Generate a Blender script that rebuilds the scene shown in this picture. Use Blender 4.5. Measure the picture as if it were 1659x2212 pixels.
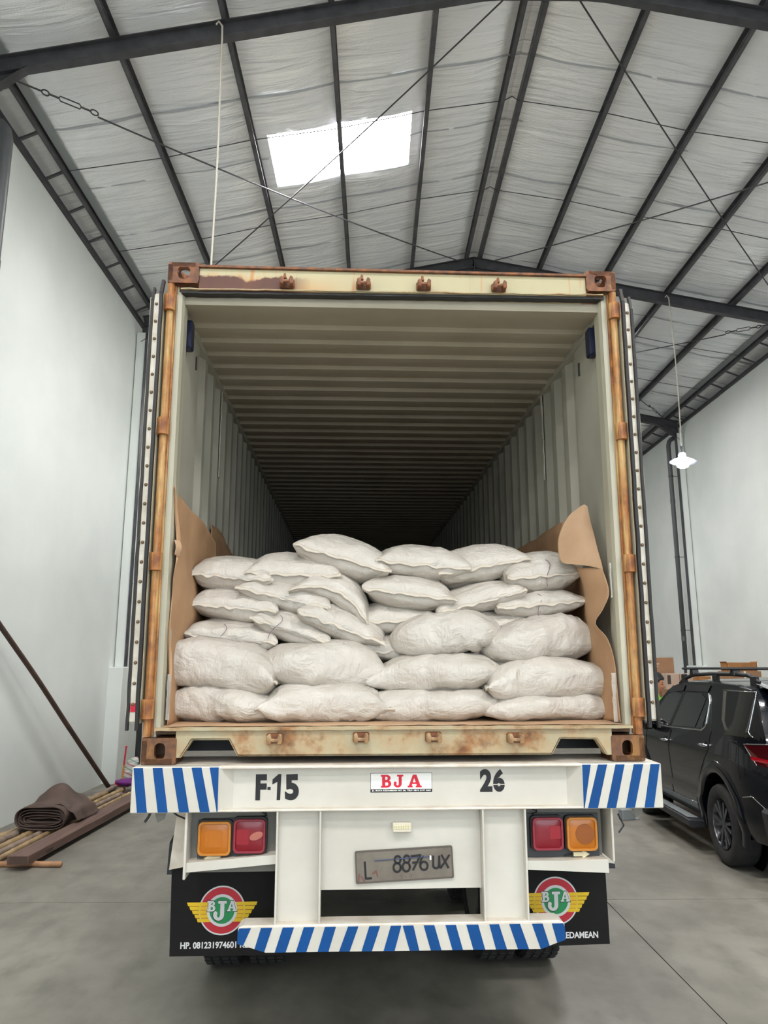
import bpy, bmesh, math, random
from mathutils import Vector, Matrix, noise as mnoise
for o in list(bpy.data.objects): bpy.data.objects.remove(o)
scene = bpy.context.scene
COL = scene.collection
PI = math.pi
rnd = random.Random(7)

# ------------------------------------------------------------------ camera
cam_d = bpy.data.cameras.new('camera'); cam = bpy.data.objects.new('camera', cam_d); COL.objects.link(cam)
cam_d.sensor_fit = 'HORIZONTAL'; cam_d.sensor_width = 36.0; cam_d.lens = 1624.7/1659*36.0
cam_d.clip_end = 300
def cam_matrix(yaw, pitch, roll, loc):
    f = Vector((math.sin(yaw)*math.cos(pitch), math.cos(yaw)*math.cos(pitch), math.sin(pitch)))
    r = Vector((math.cos(yaw), -math.sin(yaw), 0)); u = r.cross(f)
    c, s = math.cos(roll), math.sin(roll)
    r, u = c*r+s*u, -s*r+c*u
    m = Matrix((r, u, -f)).transposed().to_4x4(); m.translation = loc
    return m
cam.matrix_world = cam_matrix(.0122, .2021, -.002, (-.1055, -3.7921, 1.96))
scene.camera = cam
# ------------------------------------------------------------------ world, exposure
w = bpy.data.worlds.new('world'); scene.world = w; w.use_nodes = True
bg = w.node_tree.nodes['Background']; bg.inputs[0].default_value = (.80, .90, 1.0, 1); bg.inputs[1].default_value = 3.2
portal = bpy.data.lights.new('gate_portal', 'AREA'); portal.shape = 'RECTANGLE'; portal.size = 8.4; portal.size_y = 6.2
portal.cycles.is_portal = True
po = bpy.data.objects.new('gate_portal', portal); COL.objects.link(po); po.location = (1.875, -11.9, 3.1); po.rotation_euler = (PI/2, 0, 0)
scene.view_settings.view_transform = 'Standard'; scene.view_settings.look = 'None'
scene.view_settings.gamma = 1.0; scene.view_settings.use_curve_mapping = False
scene.view_settings.exposure = 0.50
LAMP_POWER = 90.0
FLOOD_POWER = 400.0
SKYLIGHT = 36.0
scene.cycles.use_denoising = True
scene.cycles.max_bounces = 10; scene.cycles.diffuse_bounces = 6

# ------------------------------------------------------------------ materials
def hx(r, g, b):
    f = lambda c: (c/12.92 if c <= .04045 else ((c+.055)/1.055)**2.4)
    return (f(r/255), f(g/255), f(b/255), 1)
def newmat(name):
    m = bpy.data.materials.new(name); m.use_nodes = True
    nt = m.node_tree; return m, nt, nt.nodes['Principled BSDF']
def setp(b, **k):
    for n, v in k.items():
        i = {'rough': 'Roughness', 'metal': 'Metallic', 'spec': 'Specular IOR Level', 'coat': 'Coat Weight', 'trans': 'Transmission Weight', 'ior': 'IOR', 'coatr': 'Coat Roughness'}[n]
        b.inputs[i].default_value = v
def node(nt, t, **k):
    n = nt.nodes.new(t)
    for a, v in k.items():
        if a.startswith('in_'): n.inputs[int(a[3:])].default_value = v
        else: setattr(n, a, v)
    return n
def coords(nt, scale=(1, 1, 1), kind='Object'):
    tc = node(nt, 'ShaderNodeTexCoord'); mp = node(nt, 'ShaderNodeMapping'); mp.inputs['Scale'].default_value = scale
    nt.links.new(tc.outputs[kind], mp.inputs[0]); return mp.outputs[0]
def noise_tex(nt, scale, detail=4, stretch=(1, 1, 1), kind='Object', rough=.55, dist=0):
    n = node(nt, 'ShaderNodeTexNoise'); n.inputs['Scale'].default_value = scale; n.inputs['Detail'].default_value = detail
    n.inputs['Roughness'].default_value = rough; n.inputs['Distortion'].default_value = dist
    nt.links.new(coords(nt, stretch, kind), n.inputs['Vector']); return n.outputs['Fac']
def ramp(nt, src, stops):
    r = node(nt, 'ShaderNodeValToRGB'); e = r.color_ramp.elements
    while len(e) < len(stops): e.new(.5)
    for i, (p, c) in enumerate(stops): e[i].position = p; e[i].color = c
    nt.links.new(src, r.inputs[0]); return r.outputs[0]
def mixc(nt, fac, a, b):
    m = node(nt, 'ShaderNodeMix', data_type='RGBA')
    for s, v in ((0, fac), (6, a), (7, b)):
        if hasattr(v, 'links'): nt.links.new(v, m.inputs[s])
        else: m.inputs[s].default_value = v
    return m.outputs[2]
def bump(nt, b, src, strength, dist=.01):
    n = node(nt, 'ShaderNodeBump'); n.inputs['Strength'].default_value = strength; n.inputs['Distance'].default_value = dist
    nt.links.new(src, n.inputs['Height'])
    if b.inputs['Normal'].is_linked:
        nt.links.new(b.inputs['Normal'].links[0].from_socket, n.inputs['Normal'])
    nt.links.new(n.outputs[0], b.inputs['Normal'])
def pm(name, c, rough=.5, c2=None, scale=3, lo=.35, hi=.65, bmp=None, stretch=(1, 1, 1), **k):
    m, nt, b = newmat(name); setp(b, rough=rough, **k)
    if c2:
        nt.links.new(ramp(nt, noise_tex(nt, scale, 5, stretch), [(lo, c), (hi, c2)]), b.inputs['Base Color'])
    else: b.inputs['Base Color'].default_value = c
    if bmp: bump(nt, b, noise_tex(nt, bmp[0], 4, stretch), bmp[1], bmp[2] if len(bmp) > 2 else .01)
    return m
def rusty(name, paint, amount, rust1=hx(150, 92, 40), rust2=hx(84, 50, 34), stretch=(1, 1, 1), scale=4, edge=None, stain=None, rough=.55):
    """painted steel with rust patches; edge: brown bleed colour around the rust"""
    m, nt, b = newmat(name); setp(b, rough=rough)
    n = noise_tex(nt, scale, 7, stretch, rough=.65)
    p = ramp(nt, noise_tex(nt, 2.2, 4), [(.35, paint), (.7, tuple(x*.88 for x in paint[:3])+(1,))])
    f = ramp(nt, n, [(max(0, 1-amount-.12), (0, 0, 0, 1)), (min(1, 1-amount+.05), (1, 1, 1, 1))])
    rcol = ramp(nt, noise_tex(nt, scale*3, 6), [(.35, rust1), (.62, rust2)])
    bleed = ramp(nt, n, [(max(0, 1-amount-.28), (0, 0, 0, 1)), (min(1, 1-amount), (1, 1, 1, 1))])
    c = mixc(nt, bleed, p, mixc(nt, .55, p, hx(176, 118, 48)))
    c = mixc(nt, f, c, rcol)
    if stain: c = stain(nt, c)
    nt.links.new(c, b.inputs['Base Color']); bump(nt, b, n, .25, .004)
    return m
def emit(name, c, s):
    m, nt, b = newmat(name); b.inputs['Emission Color'].default_value = c; b.inputs['Emission Strength'].default_value = s
    b.inputs['Base Color'].default_value = (.8, .8, .8, 1); return m

WHITEWALL = pm('wall_paint', hx(222, 226, 222), .7, hx(212, 217, 213), .7, bmp=(30, .04))
def concrete_mat():
    m, nt, b = newmat('concrete_floor'); setp(b, rough=.42)
    a = ramp(nt, noise_tex(nt, .9, 8, rough=.62), [(.28, hx(100, 97, 89)), (.5, hx(124, 120, 111)), (.74, hx(140, 136, 126))])
    c = mixc(nt, ramp(nt, noise_tex(nt, 5, 6, (1, .5, 1)), [(.45, (0, 0, 0, 1)), (.75, (1, 1, 1, 1))]), a, hx(102, 99, 91))
    nt.links.new(c, b.inputs['Base Color'])
    rr = node(nt, 'ShaderNodeMapRange'); rr.inputs[3].default_value = .32; rr.inputs[4].default_value = .6
    nt.links.new(noise_tex(nt, 2.5, 5), rr.inputs[0]); nt.links.new(rr.outputs[0], b.inputs['Roughness'])
    bump(nt, b, noise_tex(nt, 40, 4), .06, .01); return m
CONCRETE = concrete_mat()
JOINT = pm('joint_dark', hx(52, 51, 49), .9)
def foil_mat():
    m, nt, b = newmat('bubble_foil'); setp(b, rough=.30, metal=.30)
    c = ramp(nt, noise_tex(nt, .8, 5, (1, .35, 1)), [(.3, hx(232, 235, 240)), (.7, hx(248, 249, 250))])
    nt.links.new(c, b.inputs['Base Color'])
    v = node(nt, 'ShaderNodeTexVoronoi'); v.inputs['Scale'].default_value = 55; nt.links.new(coords(nt), v.inputs['Vector'])
    bump(nt, b, v.outputs['Distance'], .25, .006)
    bump(nt, b, noise_tex(nt, 2.0, 5, (.35, 3.2, 1), dist=.8), .62, .07)
    return m
FOIL = foil_mat()
TAPE = pm('foil_tape', hx(176, 180, 186), .45, metal=.25)
STEEL = pm('dark_steel', hx(50, 50, 54), .5, hx(66, 66, 70), 6)
STEEL2 = pm('purlin_steel', hx(60, 60, 64), .45, hx(82, 82, 86), 5)
ZINC = pm('grey_strip', hx(140, 146, 148), .5, metal=.3)
PIPEGREY = pm('pvc_grey', hx(84, 86, 88), .45)
WIREW = pm('white_conduit', hx(178, 172, 160), .5)
CREAM = rusty('container_cream', hx(196, 186, 156), .16, scale=3)
def header_stain(nt, c):
    # rust area on the left part of the header, with orange bleeding above it
    tc = node(nt, 'ShaderNodeTexCoord'); sp = node(nt, 'ShaderNodeSeparateXYZ'); nt.links.new(tc.outputs['Object'], sp.inputs[0])
    n = noise_tex(nt, 9, 6, (1, 1, .6)); st = noise_tex(nt, 16, 4, (1, 0, .08))
    def mr(src, a, b2, c0=0, c1=1):
        r = node(nt, 'ShaderNodeMapRange'); nt.links.new(src, r.inputs[0])
        for i, v in ((1, a), (2, b2), (3, c0), (4, c1)): r.inputs[i].default_value = v
        return r.outputs[0]
    def mul(a, b2, op='MULTIPLY'):
        q = node(nt, 'ShaderNodeMath', operation=op)
        for i, v in ((0, a), (1, b2)):
            if hasattr(v, 'links'): nt.links.new(v, q.inputs[i])
            else: q.inputs[i].default_value = v
        return q.outputs[0]
    left = mr(sp.outputs[0], -.45, -.62); low = mr(mul(sp.outputs[2], mul(n, .11), 'ADD'), 2.572, 2.560)
    low2 = mr(mul(sp.outputs[2], mul(st, .12), 'ADD'), 2.60, 2.51)
    c = mixc(nt, mul(mr(sp.outputs[0], -.2, -.75), low2), c, hx(200, 126, 44))
    c = mixc(nt, mul(ramp(nt, st, [(.60, (0, 0, 0, 1)), (.70, (1, 1, 1, 1))]), .8), c, hx(190, 112, 36))
    return mixc(nt, mul(left, low), c, mixc(nt, n, hx(70, 40, 34), hx(112, 66, 44)))
HEADER = rusty('header_paint', hx(188, 178, 142), .10, scale=3, stain=header_stain)
SILL = rusty('sill_paint', hx(178, 168, 138), .36, scale=5, rust2=hx(96, 66, 40))
CASTRUST = rusty('casting_rust', hx(206, 176, 118), .66, rust1=hx(140, 84, 42), rust2=hx(92, 56, 38), scale=7)
CASTLOW = rusty('casting_low', hx(150, 110, 62), .60, rust1=hx(120, 78, 44), rust2=hx(92, 62, 44), scale=9, stretch=(1, 1, .35))
HINGERUST = rusty('hinge_rust', hx(206, 178, 124), .47, rust1=hx(176, 112, 54), rust2=hx(122, 72, 42), scale=5, stretch=(3, 3, .35))
INNER = pm('container_inside', hx(178, 176, 162), .55, hx(160, 158, 146), 1.5, spec=.3)
INROOF = pm('container_roof_inside', hx(172, 164, 146), .6, hx(158, 150, 132), 1.5)
POSTIN = pm('post_paint', hx(188, 184, 164), .5, hx(160, 156, 138), 6, stretch=(1, 1, .1))
RUBBER = pm('black_rubber', hx(26, 24, 25), .5)
DOORW = pm('door_edge_white', hx(228, 222, 208), .5, hx(196, 186, 166), 8)
DOORC = pm('door_cream', hx(206, 200, 176), .5)
RIVET = pm('rivet_rust', hx(120, 98, 70), .6)
NAVY = pm('navy_plastic', hx(20, 28, 56), .4)
PLY = pm('plywood', hx(110, 82, 56), .7, hx(86, 62, 44), 4, stretch=(6, 1, 1))
KRAFT = pm('kraft_paper', hx(190, 152, 116), .75, hx(174, 136, 102), 4, bmp=(14, .12))
KRAFT2 = pm('kraft_paper_pale', hx(192, 158, 126), .75, hx(178, 144, 112), 4, bmp=(14, .1))
TRW = pm('trailer_white', hx(208, 204, 194), .42, hx(196, 191, 180), 2.2, coat=.2, bmp=(3, .05, .02))
TRW2 = pm('trailer_white_dirty', hx(222, 214, 202), .5, hx(196, 182, 164), 9, .4, .75)
BLUE = pm('stripe_blue', hx(0, 72, 138), .5, hx(0, 66, 126), 6, spec=.3)
BLACKP = pm('black_paint', hx(24, 22, 24), .55)
CHASSIS = pm('chassis_black', hx(30, 30, 34), .6)
DARKBOX = pm('lamp_box_grey', hx(118, 116, 108), .6)
LPLATE = pm('lamp_plate', hx(62, 64, 66), .55)
AMBER = pm('amber_lens', hx(176, 100, 4), .3, coat=.15)
AMBER2 = pm('amber_lens_centre', hx(136, 72, 10), .35, coat=.1)
AMBERR = pm('amber_rim', hx(186, 120, 44), .3)
REDL = pm('red_lens', hx(122, 6, 24), .3, coat=.15)
REDL2 = pm('red_lens_inner', hx(140, 6, 26), .35, coat=.1)
REDR = pm('red_rim', hx(136, 40, 54), .3)
PINKP = pm('pink_patch', hx(172, 100, 86), .4)
IVORY = pm('ivory_plastic', hx(222, 214, 178), .5)
PLATEG = pm('plate_grey', hx(128, 120, 108), .5, hx(112, 104, 94), 9, metal=.3)
PLATER = pm('plate_rim', hx(96, 88, 80), .5, metal=.3)
REDSTAIN = pm('plate_red', hx(120, 72, 66), .6)
BLUEROD = pm('blue_line', hx(54, 66, 104), .5)
REDP = pm('print_red', hx(206, 14, 48), .5)
EMRED = pm('emblem_red', hx(178, 28, 44), .55)
EMGREEN = pm('emblem_green', hx(22, 132, 74), .55)
EMYEL = pm('emblem_yellow', hx(216, 178, 20), .55)
EMWHITE = pm('emblem_white', hx(200, 200, 200), .55)
PRWHITE = pm('print_white', hx(236, 234, 230), .5)
GLASSP = pm('clear_plastic', hx(214, 206, 186), .25, coat=.5)
TYRE = pm('tyre', hx(28, 28, 29), .8, hx(42, 41, 40), 12)
def sack_mat():
    m, nt, b = newmat('woven_sack'); setp(b, rough=.36, spec=.55)
    c = ramp(nt, noise_tex(nt, 4, 5), [(.3, hx(205, 198, 189)), (.7, hx(192, 185, 175))])
    nt.links.new(c, b.inputs['Base Color'])
    bump(nt, b, noise_tex(nt, 7, 3, (9, .8, .8)), .22, .02)
    bump(nt, b, noise_tex(nt, 6, 5, (1, 1.6, 1.2), dist=1.6), .44, .045)
    bump(nt, b, noise_tex(nt, 3.2, 3, (1.5, 1, 2.2), dist=2.4), .22, .06)
    return m
SACK = sack_mat()
HEM = pm('sack_hem', hx(204, 194, 180), .6, bmp=(40, .2))
STITCH = pm('stitch', hx(190, 166, 138), .8)
STRING = pm('purple_string', hx(120, 92, 110), .8)

# ------------------------------------------------------------------ mesh helpers
class G:
    def __init__(s): s.v = []; s.f = []; s.m = []
    def add(s, vs, fs, mi=0):
        o = len(s.v); s.v += [tuple(p) for p in vs]; s.f += [tuple(i+o for i in f) for f in fs]; s.m += [mi]*len(fs); return s
    def box(s, x0, x1, y0, y1, z0, z1, mi=0):
        return s.add([(x, y, z) for z in (z0, z1) for y in (y0, y1) for x in (x0, x1)],
                     [(0, 2, 3, 1), (4, 5, 7, 6), (0, 1, 5, 4), (2, 6, 7, 3), (0, 4, 6, 2), (1, 3, 7, 5)], mi)
    def obox(s, a, b, w, h, mi=0, up=(0, 0, 1)):
        """box from a to b, w across, h along up, centred"""
        a, b = Vector(a), Vector(b); d = (b-a).normalized(); u = Vector(up); r = d.cross(u)
        if r.length < 1e-5: r = Vector((1, 0, 0))
        r.normalize(); u = r.cross(d)
        vs = [p+r*(w/2*i)+u*(h/2*j) for p in (a, b) for j in (-1, 1) for i in (-1, 1)]
        return s.add(vs, [(0, 1, 3, 2), (4, 6, 7, 5), (0, 4, 5, 1), (2, 3, 7, 6), (0, 2, 6, 4), (1, 5, 7, 3)], mi)
    def prism(s, poly, f0, f1, mi=0, holes=None):
        n = len(poly); s.add([f0(p) for p in poly]+[f1(p) for p in poly],
              [tuple(range(n-1, -1, -1)), tuple(range(n, 2*n))]+[(i, (i+1) % n, n+(i+1) % n, n+i) for i in range(n)], mi); return s
    def ring(s, outer, inner, f0, f1, mi=0):
        n = len(outer); vs = [f0(p) for p in outer]+[f0(p) for p in inner]+[f1(p) for p in outer]+[f1(p) for p in inner]
        fs = []
        for i in range(n):
            j = (i+1) % n
            fs += [(i, n+i, n+j, j), (2*n+i, 2*n+j, 3*n+j, 3*n+i), (i, j, 2*n+j, 2*n+i), (n+i, 3*n+i, 3*n+j, n+j)]
        return s.add(vs, fs, mi)
    def tube(s, pts, r, n=8, mi=0, caps=True):
        P = [Vector(p) for p in pts]; R = r if isinstance(r, (list, tuple)) else [r]*len(P)
        vs = []; prev = None
        for i, p in enumerate(P):
            d = (P[min(i+1, len(P)-1)]-P[max(i-1, 0)])
            if d.length < 1e-9: d = Vector((0, 0, 1))
            d.normalize()
            if prev is None:
                a = Vector((0, 0, 1)) if abs(d.z) < .9 else Vector((1, 0, 0)); u = d.cross(a).normalized()
            else: u = (prev-d*prev.dot(d)).normalized()
            prev = u; q = d.cross(u)
            vs += [p+(u*math.cos(2*PI*k/n)+q*math.sin(2*PI*k/n))*R[i] for k in range(n)]
        fs = [(i*n+k, i*n+(k+1) % n, (i+1)*n+(k+1) % n, (i+1)*n+k) for i in range(len(P)-1) for k in range(n)]
        if caps: fs += [tuple(range(n-1, -1, -1)), tuple(range((len(P)-1)*n, len(P)*n))]
        return s.add(vs, fs, mi)
    def lathe(s, prof, n=24, mat=None, mi=0, caps=True):
        """prof: (r,z) list about local z; mat: Matrix"""
        vs = []; fs = []; m = mat or Matrix()
        for r, z in prof: vs += [m @ Vector((r*math.cos(2*PI*k/n), r*math.sin(2*PI*k/n), z)) for k in range(n)]
        for i in range(len(prof)-1):
            fs += [(i*n+k, i*n+(k+1) % n, (i+1)*n+(k+1) % n, (i+1)*n+k) for k in range(n)]
        if caps and prof[0][0] > 1e-4: fs.append(tuple(range(n-1, -1, -1)))
        if caps and prof[-1][0] > 1e-4: fs.append(tuple(range((len(prof)-1)*n, len(prof)*n)))
        return s.add(vs, fs, mi)
    def grid(s, nu, nv, fn, mi=0, wrap=False, skip=None):
        vs = [fn(i/nu, j/nv) for i in range(nu+1) for j in range(nv+1)]
        fs = [(i*(nv+1)+j, (i+1)*(nv+1)+j, (i+1)*(nv+1)+j+1, i*(nv+1)+j+1) for i in range(nu) for j in range(nv) if not (skip and skip((i+.5)/nu, (j+.5)/nv))]
        return s.add(vs, fs, mi)
    def build(s, name, mats, parent=None, smooth=False, bevel=0, merge=False, solid=0, mw=None, fix=True, bseg=1):
        me = bpy.data.meshes.new(name); me.from_pydata(s.v, [], s.f)
        mats = mats if isinstance(mats, (list, tuple)) else [mats]
        for m in mats: me.materials.append(m)
        me.polygons.foreach_set('material_index', s.m)
        if merge or bevel or fix:
            bm = bmesh.new(); bm.from_mesh(me)
            if merge: bmesh.ops.remove_doubles(bm, verts=bm.verts, dist=1e-5)
            if fix: bmesh.ops.recalc_face_normals(bm, faces=bm.faces)
            if bevel:
                es = [e for e in bm.edges if len(e.link_faces) == 2 and e.calc_face_angle(0) > .5]
                bmesh.ops.bevel(bm, geom=es, offset=bevel, segments=bseg, affect='EDGES', profile=.5, clamp_overlap=True)
            bm.to_mesh(me); bm.free()
        if smooth: me.polygons.foreach_set('use_smooth', [True]*len(me.polygons))
        o = bpy.data.objects.new(name, me); COL.objects.link(o)
        if parent: o.parent = parent
        if mw is not None: o.matrix_world = mw
        if solid:
            md = o.modifiers.new('solid', 'SOLIDIFY'); md.thickness = solid; md.offset = 0
        return o
def auto_smooth(o, ang=.6):
    me = o.data; me.polygons.foreach_set('use_smooth', [True]*len(me.polygons))
    bm = bmesh.new(); bm.from_mesh(me)
    for e in bm.edges:
        if len(e.link_faces) == 2 and e.calc_face_angle(0) > ang: e.smooth = False
    bm.to_mesh(me); bm.free(); return o
def empty(name, loc=(0, 0, 0), rot=(0, 0, 0)):
    o = bpy.data.objects.new(name, None); COL.objects.link(o); o.location = loc; o.rotation_euler = rot; o.empty_display_size = .1; return o
def tag(o, label, cat, group=None):
    o['label'] = label; o['category'] = cat
    if group: o['group'] = group
    return o
def struct(o, label=None):
    o['kind'] = 'structure'
    if label: o['label'] = label
    return o
def rrect(x0, x1, z0, z1, r, n=5):
    pts = []
    for cx, cz, a in ((x1-r, z0+r, -PI/2), (x1-r, z1-r, 0), (x0+r, z1-r, PI/2), (x0+r, z0+r, PI)):
        pts += [(cx+r*math.cos(a+PI/2*k/n), cz+r*math.sin(a+PI/2*k/n)) for k in range(n+1)]
    return pts
def sharedcopy(o, loc=None, parent=None, rot=None, scale=None):
    c = o.copy(); COL.objects.link(c)
    if parent: c.parent = parent
    if loc is not None: c.location = loc
    if rot is not None: c.rotation_euler = rot
    if scale is not None: c.scale = scale
    return c
def nz(x, y=0, z=0): return mnoise.noise(Vector((x, y, z)))
def cr(pts, t):
    """Catmull-Rom through pts at t in 0..1"""
    n = len(pts)-1; x = min(max(t, 0), .99999)*n; i = int(x); f = x-i
    p = [Vector(pts[min(max(i+k, 0), n)]) for k in (-1, 0, 1, 2)]
    return .5*((2*p[1])+(p[2]-p[0])*f+(2*p[0]-5*p[1]+4*p[2]-p[3])*f*f+(3*p[1]-p[0]-3*p[2]+p[3])*f*f*f)
def text_mesh(body, height, width=None, bold=0.0, spacing=1.0):
    """flat lettering as (verts, faces) in x,z with its lower left corner at 0,0"""
    c = bpy.data.curves.new('t', 'FONT'); c.body = body; c.size = 1.0; c.offset = bold; c.space_character = spacing; c.resolution_u = 6
    o = bpy.data.objects.new('t', c); COL.objects.link(o)
    dg = bpy.context.evaluated_depsgraph_get(); me = bpy.data.meshes.new_from_object(o.evaluated_get(dg))
    vs = [v.co.copy() for v in me.vertices]; fs = [tuple(p.vertices) for p in me.polygons]
    bpy.data.objects.remove(o); bpy.data.curves.remove(c); bpy.data.meshes.remove(me)
    x0 = min(v.x for v in vs); x1 = max(v.x for v in vs); y0 = min(v.y for v in vs); y1 = max(v.y for v in vs)
    k = height/(y1-y0); kx = (width/(x1-x0)) if width else k
    return [((v.x-x0)*kx, (v.y-y0)*k) for v in vs], fs
def poly_mesh(splines):
    """2-D filled shape (holes allowed) as (verts, faces)"""
    c = bpy.data.curves.new('p', 'CURVE'); c.dimensions = '2D'; c.fill_mode = 'BOTH'
    for pts in splines:
        sp = c.splines.new('POLY'); sp.points.add(len(pts)-1); sp.use_cyclic_u = True
        for q, p in zip(sp.points, pts): q.co = (p[0], p[1], 0, 1)
    o = bpy.data.objects.new('p', c); COL.objects.link(o)
    dg = bpy.context.evaluated_depsgraph_get(); me = bpy.data.meshes.new_from_object(o.evaluated_get(dg))
    vs = [(v.co.x, v.co.y) for v in me.vertices]; fs = [tuple(p.vertices) for p in me.polygons]
    bpy.data.objects.remove(o); bpy.data.curves.remove(c); bpy.data.meshes.remove(me)
    return vs, fs
def flat(g, vf, y, mi=0, ox=0, oz=0, sx=1, sz=1, rot=0):
    """put a 2-D shape onto a plane y=const facing -y"""
    c, s = math.cos(rot), math.sin(rot)
    vs = [(ox+(x*sx*c-z*sz*s), y, oz+(x*sx*s+z*sz*c)) for x, z in vf[0]]
    fs = []
    for f in vf[1]:
        a = sum(vs[f[i]][0]*vs[f[(i+1) % len(f)]][2]-vs[f[(i+1) % len(f)]][0]*vs[f[i]][2] for i in range(len(f)))
        fs.append(f if a > 0 else f[::-1])
    return g.add(vs, fs, mi)
def P2(*pts): return ([tuple(p) for p in pts], [tuple(range(len(pts)))])

# ================================================================== THE HALL
XL, XR, XC = -4.75, 8.5, 1.875
YB, YF = -12.0, 36.0
SL = .2
ZRIDGE = 9.98                      # underside of the purlins at the ridge
def zp(x): return ZRIDGE-SL*abs(x-XC)      # underside of the purlins
FOILH = .16
FRAMES = [-9.1, -2.75, 3.6, 9.95, 16.3, 22.65, 29.0]

# floor: slabs with open joints
fl = struct(empty('floor', (0, 0, 0)), 'grey concrete floor with saw-cut joints')
G().box(-5.2, 8.9, -26, YF+.3, -.30, -.012).build('sub_base', JOINT, fl)
xs = [-5.2, -4.74+.0, 1.86, 8.46, 8.9]
xs = [-5.2, 1.86, 8.9]; ys = [-26, -16, -9.55, -3.2, 3.15, 9.5, 15.85, 22.2, 28.6, YF+.3]
for i in range(len(xs)-1):
    for j in range(len(ys)-1):
        g = .004 if j < 4 else .006
        G().box(xs[i]+g, xs[i+1]-g, ys[j]+g, ys[j+1]-g, -.2, 0).build('slab', CONCRETE, fl)
# walls
def wall(name, x, inward):
    o = x-inward*.35
    a, b = min(o, x), max(o, x)
    g = G(); g.box(a, b, YB, YF, 0, 8.56)
    # parapet set back behind the eave gap
    xa = x-inward*.22; g.box(min(xa, o), max(xa, o), YB, YF, 8.56, 9.2)
    return struct(g.build(name, WHITEWALL))
wall('wall_left', XL, 1); wall('wall_right', XR, -1)
struct(G().box(-5.1, 8.85, YF, YF+.3, 0, 10.4).build('wall_front', WHITEWALL))
g = G()   # gate wall behind the viewer, with its wide opening
g.box(-5.1, -2.3, YB-.3, YB, 0, 10.4).box(6.05, 8.85, YB-.3, YB, 0, 10.4).box(-2.3, 6.05, YB-.3, YB, 6.2, 10.4)
struct(g.build('wall_back', WHITEWALL))

# roof
ceil = struct(empty('ceiling', (XC, 0, ZRIDGE)), 'pitched roof lined with silver bubble foil on dark steel purlins')
def cpart(g, name, mat, **k):
    o = g.build(name, mat, None, **k); o.parent = ceil; o.matrix_parent_inverse = Matrix.Translation((-XC, 0, -ZRIDGE)); return o
PUR = [.11+1.262*k for k in range(6)]      # distance of purlins from the ridge
PURL = [.11, 1.27, 2.52, 3.74, 5.00, 6.34]; PURR = [.10, 1.345, 2.605, 3.895, 5.16, 6.27]
SKY = [(-1.66, .43, y0+2.10, y0+3.32) for y0 in (-9.1, -2.75, 3.6)] + [(-1.66, .43, 18.9, 20.1)]
SKYR_FILL = [(3.32, 5.41, y0+2.10, y0+3.32) for y0 in (-9.1, -2.75, 9.95)]  # unseen right-slope panes, added to raise the ambient light
def insky(x, y): return any(a < x < b and c < y < d for a, b, c, d in SKY+SKYR_FILL)
seams = [-12.3]
while seams[-1] < 35: seams.append(seams[-1]+1.247)
off = min((s for s in seams), key=lambda s: abs(s-4.95))-4.95
seams = [s-off for s in seams]; seams[0] = -12.4; seams[-1] = 36.3
for sgn, pur in ((-1, PURL), (1, PURR)):
    X0 = XC; X1 = -5.12 if sgn < 0 else 8.88
    for k in range(len(seams)-1):
        y0, y1 = seams[k]-.02, seams[k+1]+.02
        far = y0 > 20 or y0 < -5
        nu, nv = (40, 4) if far else (96, 14)
        def fn(u, v):
            x = X0+(X1-X0)*u; y = y0+(y1-y0)*v; d = abs(x-XC)
            # sag between purlins
            lo = max([p for p in pur if p <= d], default=0); hi = min([p for p in pur if p > d], default=7.1)
            t = (d-lo)/(hi-lo); sag = .035*4*t*(1-t) if hi-lo > .5 else .02
            wr = .018*nz(x*.9, y*3.1, k*3.7+sgn)+.010*nz(x*2.5, y*7, k*1.9)+.006*nz(x*7, y*12, k)
            wr *= min(1, 4*t*(1-t)+.25)
            return (x, y, zp(x)+FOILH-sag+wr+(.004 if k % 2 else 0))
        sk = None
        if any(c < y1 and d > y0 for a, b, c, d in (SKY if sgn < 0 else SKYR_FILL)):
            nu, nv = 208, 30
            sk = lambda u, v: insky(X0+(X1-X0)*u, y0+(y1-y0)*v)
        cpart(G().grid(nu, nv, fn, skip=sk), 'foil_strip', FOIL, smooth=True, fix=False)
        if -8 < y0 < 25:
            pts = []
            for t in range(97):
                p = fn(t/96, .016+.006*nz(t*.2, k)); pts.append((p[0], p[1], p[2]-.008))
            gg = G()
            for p, q in zip(pts, pts[1:]):
                if not insky(p[0], p[1]): gg.add([(p[0], p[1]-.014, p[2]), (p[0], p[1]+.014, p[2]-.003), (q[0], q[1]+.014, q[2]-.003), (q[0], q[1]-.014, q[2])], [(0, 1, 2, 3)])
            cpart(gg, 'seam_tape', TAPE, fix=False)
# metal sheet above closes the roof
for sgn, X1 in ((-1, -5.12), (1, 8.88)):
    gg = G(); X0 = XC
    cuts = [(-13, None)]
    def zs(x): return zp(x)+FOILH+.09
    SS = SKY if sgn < 0 else SKYR_FILL; xa, xb = (.43, -1.66) if sgn < 0 else (3.32, 5.41)
    yy = [-13]+[v for s in sorted(SS, key=lambda s: s[2]) for v in (s[2], s[3])]+[37]
    for i in range(len(yy)-1):
        spans = [(X0, X1)] if i % 2 == 0 else [(X0, xa), (xb, X1)]
        for a, b in spans: gg.add([(a, yy[i], zs(a)), (b, yy[i], zs(b)), (b, yy[i+1], zs(b)), (a, yy[i+1], zs(a))], [(0, 1, 2, 3)])
    cpart(gg, 'roof_sheet', ZINC, fix=False)
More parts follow.
